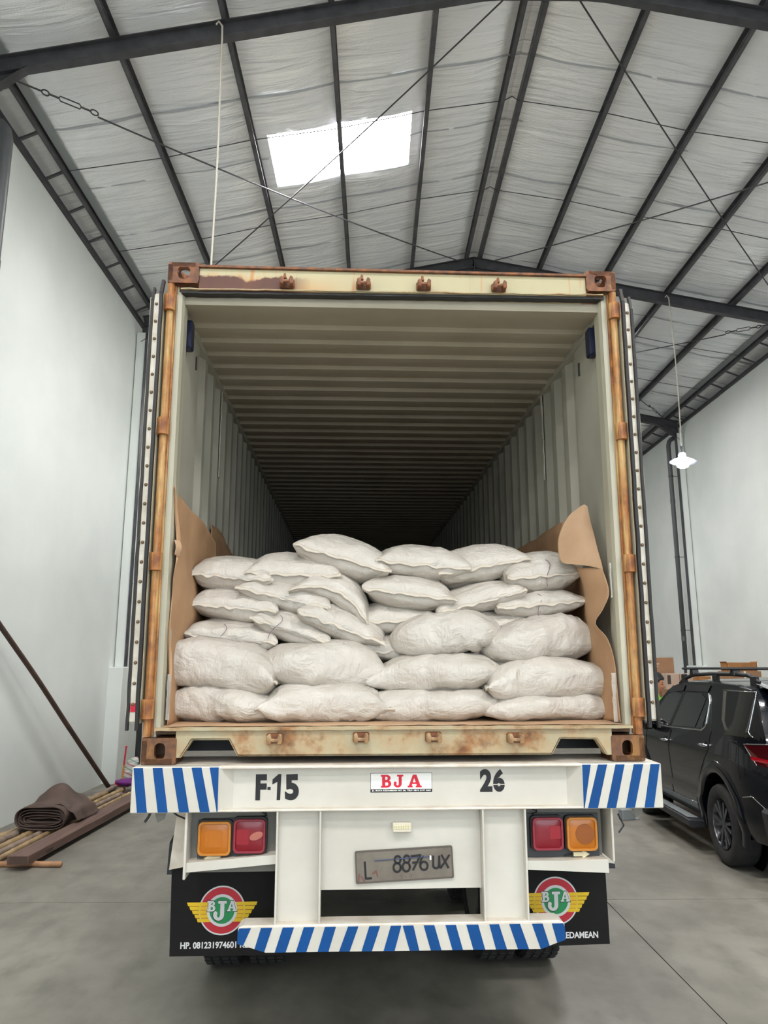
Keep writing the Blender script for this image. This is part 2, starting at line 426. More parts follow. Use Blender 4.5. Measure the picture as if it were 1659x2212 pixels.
# purlins (C sections), one object each
for sgn, pur in ((-1, PURL), (1, PURR)):
    for i, d in enumerate(pur):
        x = XC+sgn*d; z = zp(x); gg = G(); h = .145; wd = .06; q = sgn*.002
        s = -sgn if i else sgn
        gg.box(x-.003, x+.003, YB, YF, z, z+h)
        for zz in (z, z+h-.005): gg.box(min(x, x+s*wd), max(x, x+s*wd), YB, YF, zz, zz+.005)
        gg.box(min(x+s*wd, x+s*(wd-.004)), max(x+s*wd, x+s*(wd-.004)), YB, YF, z, z+.02)
        cpart(gg, 'purlin', STEEL2)
    # light closing strip beside the eave purlin
    xe = XC+sgn*(pur[-1]-.10); cpart(G().obox((xe, YB, zp(xe)+.10), (xe, YF, zp(xe)+.10), .10, .004, up=(sgn*.5, 0, 1)), 'eave_flashing', ZINC)
# sag rods
for b in range(1, 5):
    y0, y1 = FRAMES[b], FRAMES[b+1]
    for t in (.325, .655):
        y = y0+(y1-y0)*t
        for sgn, pur in ((-1, PURL), (1, PURR)):
            pts = []
            for i, d in enumerate([0]+pur):
                x = XC+sgn*d; pts.append((x, y+(.03 if i % 2 else -.03), zp(x)+.05))
            cpart(G().tube(pts, .007, 6), 'sag_rod', STEEL)
# skylight panes (translucent sheets glowing with daylight); those on the right slope are added fill
SKYM = emit('skylight_sheet', (1, .985, .97, 1), SKYLIGHT)
for n, (a, b, c, d) in enumerate(SKY+SKYR_FILL):
    gg = G(); gg.add([(a, c, zp(a)+.20), (b, c, zp(b)+.20), (b, d, zp(b)+.20), (a, d, zp(a)+.20)], [(0, 1, 2, 3)])
    win = struct(gg.build('window_%d' % (n+1), SKYM, fix=False), 'bright white translucent skylight sheet set into the left roof slope' if n == 2 else None)

# portal frames
FL = {-9.1: 'dark steel roof frame nearest the gate opening', -2.75: 'dark steel roof frame standing between gate and container',
      3.6: 'dark steel roof frame crossing the top corners of the view above the container',
      9.95: 'dark gabled steel roof frame whose apex peeks over the container top',
      16.3: 'dark steel roof frame with a haunch meeting the right wall behind the pendant lamp',
      22.65: 'dark steel roof frame deep in the hall behind the container', 29.0: 'last dark steel roof frame before the end wall'}
def hbeam(g, a, b, h, w, t=.012, up=(0, 0, 1)):
    """I section whose top is the line a-b"""
    a, b = Vector(a), Vector(b); d = (b-a).normalized(); r = d.cross(Vector(up)).normalized(); u = r.cross(d)
    g.obox(a-u*t/2, b-u*t/2, w, t, up=u); g.obox(a-u*(h-t/2), b-u*(h-t/2), w, t, up=u); g.obox(a-u*h/2, b-u*h/2, t*.8, h-t, up=u)
for y in FRAMES:
    fr = tag(empty('roof_frame', (XC, y, 0)), FL[y], 'roof frame', 'portal frames of the hall')
    for s in (-1, 1):
        xe = XL+.1 if s < 0 else XR-.1
        gg = G(); hbeam(gg, (0, 0, ZRIDGE), (xe-XC, 0, zp(xe)), .22, .11); gg.build('rafter', STEEL, fr)
        # eave haunch: tapering plate with its own flange
        xh = xe-s*.62
        poly = [(xh-XC, zp(xh)-.2), (xe-XC, zp(xe)-.2), (xe-XC, zp(xe)-.54)]
        gg = G().prism(poly, lambda p: (p[0], -.005, p[1]), lambda p: (p[0], .005, p[1]))
        gg.obox((xh-XC, 0, zp(xh)-.2), (xe-XC, 0, zp(xe)-.54), .11, .012); gg.build('eave_haunch', STEEL, fr)
        poly = [(0, ZRIDGE-.2), (s*.75, ZRIDGE-.2-SL*.75), (s*.55, ZRIDGE-.345), (0, ZRIDGE-.345)]
        gg = G().prism(poly, lambda p: (p[0], -.005, p[1]), lambda p: (p[0], .005, p[1]))
        gg.obox((0, 0, ZRIDGE-.345), (s*.52, 0, ZRIDGE-.345), .11, .01); gg.obox((s*.52, 0, ZRIDGE-.345), (s*.9, 0, ZRIDGE-.2-SL*.9), .11, .01)
        gg.build('apex_haunch', STEEL, fr)
        # column: white painted web standing proud of the wall, dark inner flange
        xw = XL if s < 0 else XR
        a, b = sorted((xw-s*.02, xw-s*.19)); zt = zp(xe)-.35
        G().box(a-XC, b-XC, -.05, .05, 1.96, zt).build('column_web', WHITEWALL, fr)
        a, b = sorted((xw-s*.19, xw-s*.205)); G().box(a-XC, b-XC, -.075, .075, 1.96, zt).build('column_flange', STEEL2, fr)
        a, b = sorted((xw+s*.02, xw-s*.25)); gg = G().box(a-XC, b-XC, -.30, .40, 0, 1.955); gg.build('column_pedestal', WHITEWALL, fr, bevel=.012)
    G().obox((0, -.08, ZRIDGE-.18), (0, .08, ZRIDGE-.18), .012, .33).build('apex_plate', STEEL, fr)

# eave ladders between wall top and eave purlin
for s, xw, xp, lab in ((-1, XL, XC-PURL[-1], 'dark ladder-like steel eave strip along the top of the left wall'), (1, XR, XC+PURR[-1], 'dark ladder-like steel eave strip along the top of the right wall')):
    e = tag(empty('eave_ladder', (xw, 3.6, 8.56)), lab, 'eave strip')
    gg = G(); x = xw-s*.03
    pts = [(.0-s*.03, -13+k*.5, .035+.008*nz(k*.9)) for k in range(84)]
    for p, q in zip(pts, pts[1:]): gg.obox(p, q, .07, .07)
    gg.build('chord', STEEL, e)
    y = -8.0
    while y < 30:
        G().obox((-s*.03, y-3.6, .05), (xp-xw, y-3.6, zp(xp)-8.56+.02), .035, .03).build('rung', STEEL2, e); y += .80

# diagonal brace rods with turnbuckles
def brace(a, b, lab, turn):
    a, b = Vector(a), Vector(b); e = tag(empty('brace_rod', a), lab, 'brace rod', 'diagonal roof bracing rods')
    d = b-a; L = d.length; dn = d.normalized(); sag = lambda t: Vector((0, 0, -.10*4*t*(1-t)))
    pts = [d*(k/20)+sag(k/20) for k in range(21)]
    if turn:
        pts = [p for p in pts if p.length > 1.0]; q = dn*1.0+sag(1.0/L)
        G().tube([q]+pts, .011, 6).build('rod', STEEL, e)
        side = dn.cross(Vector((0, 0, 1))).normalized(); up = side.cross(dn)
        def loop(c, w, l, r): return [c+dn*(l*math.cos(2*PI*k/20))+(side*.25+up*.97)*(w*math.sin(2*PI*k/20)) for k in range(21)]
        G().tube([Vector((0, 0, 0)), dn*.30], .011, 6).build('rod_end', STEEL, e)
        G().tube(loop(dn*.34, .03, .045, 0), .009, 6).build('eye', STEEL, e)
        gg = G(); gg.tube([dn*.38, dn*.50], .012, 6); gg.tube([dn*.50]+[dn*.52+up*.032, dn*.76+up*.032, dn*.78], .008, 6); gg.tube([dn*.50]+[dn*.52-up*.032, dn*.76-up*.032, dn*.78], .008, 6); gg.tube([dn*.78, dn*.90], .012, 6)
        gg.build('turnbuckle', STEEL, e)
        G().tube(loop(dn*.95, .03, .05, 0), .009, 6).build('eye', STEEL, e)
    else:
        G().tube(pts, .011, 6).build('rod', STEEL, e)
    return e
def rp(x, y, dz=-.08): return (x, y, zp(x)+dz)
brace(rp(-4.30, 3.85), rp(1.54, 9.80), 'brace rod with turnbuckle running from the upper left eave to the apex', True)
brace(rp(-4.30, 9.75), rp(1.50, 3.75), 'brace rod crossing in front of the bright skylight', False)
brace(rp(2.30, 3.75), rp(8.0, 9.75), 'brace rod running down the right roof slope towards the right eave', False)
brace(rp(8.0, 3.85), rp(2.25, 9.78), 'brace rod rising across the right slope to the apex above the container', True)
brace(rp(7.95, 10.15), rp(2.3, 16.1), 'farther brace rod with an eye right of the container, behind the lamp cord', True)
brace(rp(7.95, 16.1), rp(2.3, 10.1), 'farther brace rod with a turnbuckle ending at the right column', True)

# pendant lamps hanging from the frames
BULB = emit('led_bulb', (.97, .98, 1, 1), LAMP_POWER)
FLOOD = emit('led_bulb_bright', (1.0, .985, .955, 1), FLOOD_POWER)
SHADE = pm('lamp_shade', hx(210, 216, 226), .4)
_nt = SHADE.node_tree; _tr = node(_nt, 'ShaderNodeBsdfTranslucent'); _tr.inputs[0].default_value = (.9, .93, 1, 1); _mx = node(_nt, 'ShaderNodeMixShader'); _mx.inputs[0].default_value = .95
_nt.links.new(_nt.nodes['Principled BSDF'].outputs[0], _mx.inputs[1]); _nt.links.new(_tr.outputs[0], _mx.inputs[2]); _nt.links.new(_mx.outputs[0], _nt.nodes['Material Output'].inputs[0])
SHADEIN = pm('lamp_shade_inside', hx(240, 242, 245), .5)
def lamp(x, y, zl, lab, lean=0.0, bulb=None):
    zt = zp(x)-.22
    e = tag(empty('pendant_lamp', (x, y, zl)), lab, 'lamp', 'pendant lamps on long white conduits')
    H = zt-zl
    pts = [(lean*H*.0+(-.07), 0, H+.10), (-.04, 0, H+.14), (0, 0, H+.08), (.005, 0, H-.1)]
    pts += [(lean*math.sin(k/12*PI)*.3, 0, H-.1+(.42-H+.1)*k/12) for k in range(1, 13)]
    G().tube(pts, .0115, 8).build('conduit', WIREW, e, smooth=True)
    G().tube([(0, 0, .43), (0, 0, .30)], .012, 8).tube([(-.018, 0, .46), (-.018, 0, .38)], .005, 6).tube([(.018, 0, .46), (.018, 0, .38)], .005, 6).build('hook', STEEL2, e)
    G().lathe([(.02, .31), (.055, .30), (.07, .27), (.07, .20), (.05, .19)], 20).build('socket', SHADE, e, smooth=True)
    T = Matrix.Rotation(.09, 4, 'Y')
    gg = G().lathe([(.05, .215), (.10, .20), (.20, .155), (.245, .125), (.245, .118), (.20, .145), (.10, .185), (.05, .20)], 36, mat=T, caps=False)
    gg.build('shade', SHADE, e, smooth=True)
    G().lathe([(.0, .0), (.05, .006), (.09, .025), (.11, .06), (.115, .10), (.10, .14), (.06, .17), (.0, .175)], 24).build('bulb', bulb or BULB, e, smooth=True)
lamp(5.70, 9.86, 5.60, 'glowing white pendant lamp hanging right of the container on a long conduit', .1)
lamp(-1.845, 3.5, 5.50, 'pendant lamp whose long pale conduit drops behind the container top', .05)
for x, y, l in ((5.6, 3.5, 'pendant lamp above the parked dark car'), (-1.845, -5.4, 'left pendant lamp hanging on the gate side of the container'), (5.6, -5.4, 'right pendant lamp hanging on the gate side of the container'),
                (5.6, 16.2, 'pendant lamp deep in the hall right of the container'), (-1.845, 9.86, 'pendant lamp above the middle of the container'), (-1.845, -9.2, 'left pendant lamp near the gate'), (5.6, -9.2, 'right pendant lamp near the gate')):
    lamp(x, y, 5.6, l, bulb=FLOOD if y == -5.4 else None)

# down pipes
def pipe(x, y, z0, z1, r, lab, s, top=True, brs=()):
    e = tag(empty('down_pipe', (x, y, z0)), lab, 'pipe')
    pts = [(0, 0, 0), (0, 0, z1-z0)]
    if top: pts += [(s*.03, .0, z1-z0+.12), (s*.10, 0, z1-z0+.20), (s*.17, 0, z1-z0+.22)]
    G().tube(pts, r, 14).build('pipe', PIPEGREY, e, smooth=True)
    for z in brs: G().tube([(s*.3, 0, z-z0), (0, -.01, z-z0)], .008, 6).lathe([(r+.008, z-z0-.015), (r+.008, z-z0+.015)], 14).build('bracket', STEEL, e)
    for z in (z0+(z1-z0)*.33, z0+(z1-z0)*.8): G().lathe([(r+.006, z-z0-.06), (r+.006, z-z0+.06)], 14).build('coupling', PIPEGREY, e)
pipe(-4.47, 4.1, 0, 8.08, .075, 'grey plastic down pipe cut by the upper left picture edge', -1)
pipe(-4.42, 10.55, 0, 8.1, .05, 'grey down pipe on the left wall, its foot showing below the open left door', -1, brs=(1.0, 3.5, 6))
pipe(8.26, 16.75, 0, 8.1, .062, 'grey down pipe with brackets on the right wall, seen behind the lamp', 1, brs=(2.9, 4.9, 7.2))

# ================================================================== SHIPPING CONTAINER
ZB, RZ, RX = 1.503, .033, .0164
CW = Matrix.Translation((0, 0, ZB)) @ Matrix.Rotation(RZ, 4, 'Z') @ Matrix.Rotation(RX, 4, 'X')
con = tag(empty('shipping_container', (0, 0, ZB), (RX, 0, RZ)), 'rusty cream steel shipping container with open doors, loaded with sacks', 'container')
CLEN = 12.19
def casting(x0, x1, y0, y1, z0, z1, side, topc, mat, name='corner_casting'):
    """hollow corner block with holes in the end, the outer side and the top/bottom"""
    t = .026; g = G()
    def holed(r, h, f0, f1): g.ring(r, h, f0, f1)
    cx, cz = (x0+x1)/2+side*.0, (z0+z1)/2
    n = 5
    yo, yi = (y0, y0+t) if y0 < 1 else (y1, y1-t)
    hw, hh = (.033, .036) if topc else (.026, .038)
    hx_ = cx-side*.002 if topc else cx-side*.004
    holed(rrect(x0, x1, z0, z1, .018, n), rrect(hx_-hw, hx_+hw, cz-hh, cz+hh, .024, n), lambda p: (p[0], yo, p[1]), lambda p: (p[0], yi, p[1]))
    xo, xi = (x0, x0+t) if side < 0 else (x1, x1-t)
    holed(rrect(y0, y1, z0, z1, .012, n), rrect((y0+y1)/2-.033, (y0+y1)/2+.033, cz-.036, cz+.036, .024, n), lambda p: (xo, p[0], p[1]), lambda p: (xi, p[0], p[1]))
    zo, zi = (z1, z1-t) if topc else (z0, z0+t)
    holed(rrect(x0, x1, y0, y1, .018, n), rrect(cx-.03, cx+.03, (y0+y1)/2-.05, (y0+y1)/2+.05, .028, n), lambda p: (p[0], p[1], zo), lambda p: (p[0], p[1], zi))
    # closed faces
    zc, zd = (z0, z0+.02) if topc else (z1-.02, z1)
    g.box(x0+.004, x1-.004, y0+.004, y1-.004, zc, zd)
    a, b = (x1-.02, x1) if side < 0 else (x0, x0+.02)
    if not topc: g.box(a, b, y0+.004, y1-.004, z0+.004, z1-.004)
    yb0, yb1 = (y1-.02, y1) if y0 < 1 else (y0, y0+.02)
    if not topc: g.box(x0+.004, x1-.004, yb0, yb1, z0+.004, z1-.004)
    return g.build(name, mat, con)
for ye in (0, CLEN-.178):
    for s in (-1, 1):
        a, b = sorted((s*1.219, s*1.055))
        casting(a, b, ye, ye+.178, 2.473, 2.591, s, True, CASTRUST); casting(a, b, ye, ye+.178, 0, .122, s, False, CASTLOW)
# rear header with gutter and seal lip
G().prism([(-1.06, 2.44), (1.06, 2.452), (1.06, 2.562), (-1.06, 2.570)], lambda p: (p[0], .015, p[1]), lambda p: (p[0], .13, p[1])).build('door_header', HEADER, con, bevel=.006)
G().obox((-1.06, .012, 2.572), (1.06, .012, 2.564), .03, .012).build('header_top_edge', CASTRUST, con)
gg = G(); pts = [(-1.15+2.30*k/46, .05, 2.432+.012*k/46+.004*nz(k*.6)) for k in range(47)]
for p, q in zip(pts, pts[1:]): gg.obox(p, q, .05, .012)
gg.build('door_seal', RUBBER, con)
gg = G()
for p, q in zip(pts, pts[1:]): gg.obox((p[0], .03, p[2]+.013+.004*nz(p[0]*30)), (q[0], .03, q[2]+.013+.004*nz(q[0]*30)), .04, .006)
gg.build('header_gutter', SILL, con)
G().box(-1.14, 1.14, .08, .16, 2.385, 2.432).build('header_inside', INROOF, con)
# sill with the two fork pockets
sill = [(-1.06, .035), (-1.035, .035), (-.985, .112), (-.805, .112), (-.762, .036), (.758, .034), (.802, .108), (.985, .104), (1.03, .035), (1.06, .035), (1.06, .166), (-1.06, .172)]
def strip_poly(g, top, bottom, f0, f1):
    pass
gg = G()
segs = [((-1.06, .03), (-1.036, .03)), ((-1.036, .03), (-.985, .112)), ((-.985, .112), (-.805, .112)), ((-.805, .112), (-.762, .036)), ((-.762, .036), (.758, .034)), ((.758, .034), (.802, .108)), ((.802, .108), (.985, .104)), ((.985, .104), (1.032, .03)), ((1.032, .03), (1.06, .03))]
for a, b in segs:
    gg.prism([a, b, (b[0], .168), (a[0], .168)], lambda p: (p[0], .005, p[1]), lambda p: (p[0], .020, p[1]))
    gg.obox((a[0], .035, a[1]+.003), (b[0], .035, b[1]+.003), .06, .008, up=(0, 0, 1) if abs(b[0]-a[0]) > .03 else (1, 0, 0))
gg.build('door_sill', SILL, con)
gg = G(); pts = [(-1.16+2.32*k/60, .02, .162+.003*nz(k*.8)) for k in range(61)]
for p, q in zip(pts, pts[1:]): gg.obox(p, q, .07, .012)
gg.build('threshold', SILL, con)
def keeper(x, z, top):
    k = empty('lock_keeper'); k.parent = con; k.location = (x, .0, z)
    g1 = G().box(-.04, .04, -.006, .012, -.022, .026)
    g1.build('plate', CASTRUST, k, bevel=.006)
    g2 = G()
    for s in (-1, 1):
        g2.prism([(s*.036, -.02), (s*.016, -.024), (s*.013, .006), (s*.022, .026), (s*.036, .016)], lambda p: (p[0], -.05, p[1]), lambda p: (p[0], 0, p[1]))
    g2.box(-.036, .036, -.048, -.034, -.012, .004)
    if top: g2.prism([(-.02, .012), (.0, .014), (-.004, .045), (-.014, .045)], lambda p: (p[0], -.04, p[1]), lambda p: (p[0], -.012, p[1]))
    g2.build('cam', CASTRUST if top else SILL, k, bevel=.004)
for x in (-.582, -.17, .157, .568): keeper(x, 2.478, True)
for x, z in ((-.587, .116), (-.173, .118), (.178, .118), (.577, .112)): keeper(x, z, False)
# rear corner posts
for s in (-1, 1):
    a, b = sorted((s*1.214, s*1.165)); G().box(a, b, .05, .17, .12, 2.475).build('corner_post', POSTIN, con)
    poly = [(s*1.168, .045), (s*1.146, .045), (s*1.138, .075), (s*1.138, .15), (s*1.168, .15)]
    G().prism(poly, lambda p: (p[0], p[1], .168), lambda p: (p[0], p[1], 2.44)).build('post_rebate', POSTIN, con)
    gg = G(); zz = [.125, .20, .30, .93, 1.02, 1.64, 1.73, 2.32, 2.41, 2.47]
    gg.tube([(s*1.203, .022, .125), (s*1.203, .022, 2.475)], .0195, 12)
    gg.obox((s*1.192, .045, .13), (s*1.192, .045, 2.47), .03, .02, up=(0, 1, 0))
    gg.build('hinge_pillar', HINGERUST, con)
    for z in (.255, .972, 1.675, 2.36):
        h = empty('hinge'); h.parent = con; h.location = (s*1.204, .012, z)
        G().lathe([(.02, -.046), (.030, -.044), (.030, .044), (.02, .046)], 16).build('barrel', HINGERUST, h)
        G().box(min(0, s*.05), max(0, s*.05), .004, .016, -.04, .04).build('leaf', HINGERUST, h)
# side walls: corrugated sheets
def corr_pts(y0, y1, per, dep):
    out = []; y = y0
    pr = [(0, 0), (.26, 0), (.50, 1), (.76, 1)]
    while y < y1:
        for t, d in pr:
            if y+t*per < y1: out.append((y+t*per, d*dep))
        y += per
    out.append((y1, 0)); return out
for s in (-1, 1):
    prof = [(.15, .0), (.52, .0)]+corr_pts(.56, CLEN, .278, .036)
    g = G(); n = len(prof)
    vs = [(s*(1.168+d*.9-.036*.0), y, z) for y, d in prof for z in (.13, 2.40)]
    g.add(vs, [(2*i, 2*i+2, 2*i+3, 2*i+1) for i in range(n-1)])
    g.build('side_panel', INNER, con, solid=.003, fix=False)
    a, b = sorted((s*1.215, s*1.155)); G().box(a, b, .17, CLEN, 2.37, 2.47).build('top_side_rail', INNER, con)
    poly = [(s*1.158, 2.335), (s*1.158, 2.40), (s*1.07, 2.405)]
    G().box(a, b, .17, CLEN-.15, .02, .16).build('bottom_side_rail', CREAM, con)
    # lashing rings and small marks on the wall
    vb = G().prism(rrect(-.05, .05, -.085, .085, .02, 3), lambda p: (s*1.166, .235+p[0]*.8, 2.27+p[1]), lambda p: (s*1.122, .235+p[0]*.8, 2.27+p[1])).build('navy_block', NAVY, con, bevel=.006)
    g = G(); pts = [(s*(1.160-.006*abs(nz(k*.8, s))), 1.43+.012*nz(k*.55, s*3), 2.40-.66*k/18) for k in range(19)]
    for p, q in zip(pts, pts[1:]): g.obox(p, q, .035, .004, up=(s, 0, .0))
    g.build('peeling_tape', DOORW, con)
    g = G(); 
    for p, q in zip(pts, pts[1:]): g.obox((p[0]+s*.003, p[1]-.02, p[2]), (q[0]+s*.003, q[1]-.02+.006*nz(q[2]*9), q[2]), .012, .002, up=(s, 0, 0))
    g.build('tape_gap', BLACKP, con)
    G().box(min(s*1.160, s*1.166), max(s*1.160, s*1.166), .53, .55, 2.19, 2.27).build('wall_tag', LPLATE, con)
# roof sheet: corrugated across
prof = [(.13, 0), (.24, 0)]
y = .26
while y < CLEN-.2:
    prof += [(y, 0), (y+.022, .02), (y+.125, .02), (y+.147, 0)]; y += .2095
prof.append((CLEN, 0))
g = G(); vs = [(x, yy, 2.40+d) for yy, d in prof for x in (-1.165, 1.165)]
g.add(vs, [(2*i, 2*i+1, 2*i+3, 2*i+2) for i in range(len(prof)-1)]); g.build('roof_sheet', INROOF, con, solid=.003, fix=False)
G().box(-1.165, 1.165, .04, CLEN, .135, .165).build('floor_board', PLY, con)
g = G(); prof = corr_pts(-1.21, 1.21, .25, .04)
g.add([(y, CLEN-.06-d, z) for y, d in prof for z in (.14, 2.42)], [(2*i, 2*i+2, 2*i+3, 2*i+1) for i in range(len(prof)-1)]); g.build('front_wall', INNER, con, solid=.003, fix=False)
y = .35
while y < CLEN-.2:
    G().box(-1.15, 1.15, y, y+.045, .02, .135).build('cross_member', CHASSIS, con); y += .61
# doors swung fully open along the container sides
for s in (-1, 1):
    d = empty('door'); d.parent = con; d.location = (s*1.262, -.015, .19); d.rotation_euler = (0, 0, s*.012)
    H = 2.215
    G().box(-.028, .028, .012, 1.17, 0, H).build('door_leaf', DOORC, d)
    G().box(min(-s*.010, s*.018), max(-s*.010, s*.018), 0, .014, .01, H-.01).build('edge_strip', DOORW, d)
    G().box(min(s*.036, s*.029), max(s*.036, s*.029), -.004, .10, .02, H-.03).build('outer_lip', DOORC, d)
    for xo, ww, top in ((s*.024, .012, H+.005), (-s*.021, .016, H+.05)):
        g = G(); pts = [(xo+.0025*nz(k*.5, xo*60), -.008, -.03+(top+.03)*k/40) for k in range(41)]
        pts[-1] = (xo-s*.006, .004, top+.02)
        for p, q in zip(pts, pts[1:]): g.obox(p, q, ww, .022, up=(0, 1, 0))
        g.build('gasket', RUBBER, d)
    G().lathe([(.0095, -.004), (.008, .003), (.004, .006), (0, .0065)], 8, mat=Matrix.Rotation(PI/2, 4, 'X')).build('rivet', RIVET, d, smooth=True)
    r0 = d.children[-1]
    for k in range(22):
        loc = (s*.004, -.002, .09+2.06*k/21)
        if k == 0: r0.location = loc
        else: sharedcopy(r0, loc, d)
    if s < 0: G().box(-.008-.006, .004+.006, -.004, .0, .055, .095).build('red_reflector', REDP, d)

# ================================================================== TRAILER
trl = tag(empty('trailer', (0, 0, ZB), (RX, 0, RZ)), 'white painted container trailer rear with blue striped beam and bumper', 'trailer')
yo = -.06
g = G(); g.box(-.835, .88, -.004, .008, -.2, -.006); g.build('rear_beam_web', TRW, trl)
for z0, z1, nm in ((-.014, -.002, 'top_flange'), (-.206, -.196, 'bottom_flange')):
    G().box(-.84, .885, yo, .02, z0, z1).build(nm, TRW2, trl, bevel=.003)
for a, b in ((-.835, -.775), (.88, .82)):
    G().prism([(a, yo), (b, -.002), (b, .004), (a, yo+.006)], lambda p: (p[0], p[1], -.197), lambda p: (p[0], p[1], -.014)).build('beam_gusset', TRW, trl)
G().box(-1.22, 1.25, .02, .30, -.016, -.002).build('top_plate', TRW2, trl)
STR = {-1: [[-1.234, -1.191, -1.166, -1.211], [-1.146, -1.101, -1.072, -1.117], [-1.056, -1.01, -0.975, -1.021], [-0.966, -0.92, -0.881, -0.926], [-0.882, -0.84, -0.838, -0.842]],
       1: [[0.886, 0.927, 0.887, 0.884], [0.963, 1.007, 0.96, 0.913], [1.048, 1.092, 1.047, 1.002], [1.137, 1.183, 1.138, 1.093], [1.219, 1.263, 1.228, 1.183]]}
for s, x0, x1 in ((-1, -1.24, -.834), (1, .879, 1.27)):
    e = empty('beam_end'); e.parent = trl
    G().box(x0, x1, yo, .12, -.207, -.003).build('end_box', TRW, e, bevel=.004)
    for q in STR[s]:
        k = (.207-.004)/.172; zt, zb = -.006, -.204
        bt = [q[1]+(q[2]-q[1])*k, q[0]+(q[3]-q[0])*k]
        if s < 0 and q[0] < -.883+.002 and q[0] > -.9: bt = [-.838, -.842]
        if s > 0 and q[0] < .89: bt = [.8875, .884]
        bt = [min(max(v, x0+.003), x1-.003) for v in bt]
        G().prism([(q[0], zt), (q[1], zt), (bt[0], zb), (bt[1], zb)], lambda p: (p[0], yo-.0015, p[1]), lambda p: (p[0], yo+.002, p[1])).build('stripe', BLUE, e)
# lettering on the beam
g = G(); h = .118
flat(g, text_mesh('F', h, .052, .05), -.0055, 0, -.672, -.164); g.box(-.616, -.601, -.0055, -.0045, -.118, -.104)
flat(g, poly_mesh([[(.56, 0), (.98, 0), (1.06, 1), (.74, 1), (.04, .80), (.0, .60), (.60, .70)]]), -.0055, 0, -.594, -.164, .040, h); flat(g, text_mesh('5', h, .066, .05), -.0055, 0, -.532, -.166, rot=.03)
g.build('stencil_number', BLACKP, trl)['label'] = 'black stencilled F-15'
g = G(); flat(g, text_mesh('2', .105, .060, .05), -.0055, 0, .400, -.136); flat(g, text_mesh('6', .105, .056, .05), -.0055, 0, .464, -.136)
o = g.build('stencil_number', BLACKP, trl); o['label'] = 'black stencilled 26'
G().box(.462, .524, -.0062, -.0056, -.104, -.100).build('stencil_bridge', TRW, trl)
# slab serif letters of the sticker
def arc(cx, cz, rx, rz, a0, a1, n=14): return [(cx+rx*math.cos(math.radians(a0+(a1-a0)*k/n)), cz+rz*math.sin(math.radians(a0+(a1-a0)*k/n))) for k in range(n+1)]
LB = [[(0, 0), (.50, 0)]+arc(.50, .30, .36, .30, -90, 62)+arc(.48, .75, .32, .25, -28, 90)+[(0, 1), (0, .86), (.10, .86), (.10, .14), (0, .14)],
      arc(.50, .285, .11, .125, -90, 90)[::-1]+[(.36, .16), (.36, .41)], arc(.47, .73, .09, .115, -90, 90)[::-1]+[(.36, .615), (.36, .845)]]
LJ = [[(.28, 1), (.28, .86), (.42, .86), (.42, .30)]+arc(.32, .30, .10, .14, 0, -180, 8)[1:]+arc(.12, .36, .13, .12, -20, 200, 10)+arc(.33, .30, .35, .30, 185, 360, 14)+[(.68, .86), (.82, .86), (.82, 1)]]
LA = [[(-.03, 0), (.34, 0), (.34, .14), (.27, .14), (.31, .27), (.60, .27), (.64, .14), (.57, .14), (.57, 0), (1.0, 0), (1.0, .14), (.91, .14), (.62, 1), (.36, 1), (.06, .14), (-.03, .14)], [(.35, .40), (.56, .40), (.455, .74)]]
VB, VJ, VA = poly_mesh(LB), poly_mesh(LJ), poly_mesh(LA)
st = empty('company_sticker'); st.parent = trl; st.location = (-.127, -.0045, -.134)
g = G(); flat(g, P2((0, 0), (.296, 0), (.296, .089), (0, .089)), 0, 0)
flat(g, P2((.002, .015), (.294, .015), (.294, .087), (.002, .087)), -.0006, 1)
g.build('sticker_sheet', [BLACKP, PRWHITE], st)
g = G()
for L, ox, wd in ((VB, .050, .058), (VJ, .112, .056), (VA, .180, .066)): flat(g, L, -.0012, 0, ox, .022, wd, .058)
o = g.build('sticker_letters', REDP, st); o['label'] = 'red slab letters BJA'
g = G(); flat(g, text_mesh('JL. RAYA KEDAMEAN NO 26, TELP. 0812 3197 4601', .0085, .282, .035), -.0012, 0, .007, .0035)
o = g.build('sticker_address', PRWHITE, st); o['label'] = 'white address lettering on black band'
# channel posts below the beam
for x0, x1, zb in ((-.566, -.357, -.708), (.398, .608, -.716)):
    p = empty('bumper_post'); p.parent = trl
    G().box(x0, x1, -.002, .008, zb, -.206).build('post_web', TRW, p)
    for x in (x0, x1-.009): G().box(x, x+.009, yo+.004, .06, zb, -.206).build('post_flange', TRW, p, bevel=.002)
G().box(-.358, .400, .012, .022, -.568, -.206).build('centre_panel', TRW, trl)
G().box(-.57, .61, .06, .12, -.40, -.206).build('rear_cross_member', CHASSIS, trl)
# number plate, hand painted
pl = empty('number_plate'); pl.parent = trl; pl.location = (.034, .004, -.459); pl.rotation_euler = (0, -.045, 0)
G().prism(rrect(-.231, .231, -.072, .072, .008, 3), lambda p: (p[0], -.003, p[1]), lambda p: (p[0], .003, p[1])).build('plate_sheet', PLATEG, pl)
G().ring(rrect(-.231, .231, -.072, .072, .008, 3), rrect(-.224, .224, -.065, .065, .006, 3), lambda p: (p[0], -.0048, p[1]), lambda p: (p[0], -.003, p[1])).build('plate_rim', PLATER, pl)
def strokes(lines, w):
    g = G()
    for L in lines:
        for a, b in zip(L, L[1:]):
            d = Vector((b[0]-a[0], b[1]-a[1])); n = Vector((-d.y, d.x)).normalized()*w/2; e = d.normalized()*w*.3
            flat(g, P2((a[0]-e.x-n.x, a[1]-e.y-n.y), (b[0]+e.x-n.x, b[1]+e.y-n.y), (b[0]+e.x+n.x, b[1]+e.y+n.y), (a[0]-e.x+n.x, a[1]-e.y+n.y)), -.0055-.0002*len(g.f) % .0006)
    return g
def eight(cx, lean=.004): return [arc(cx+lean, .024, .014, .016, 0, 360, 16), arc(cx, -.010, .017, .020, 0, 360, 16)]
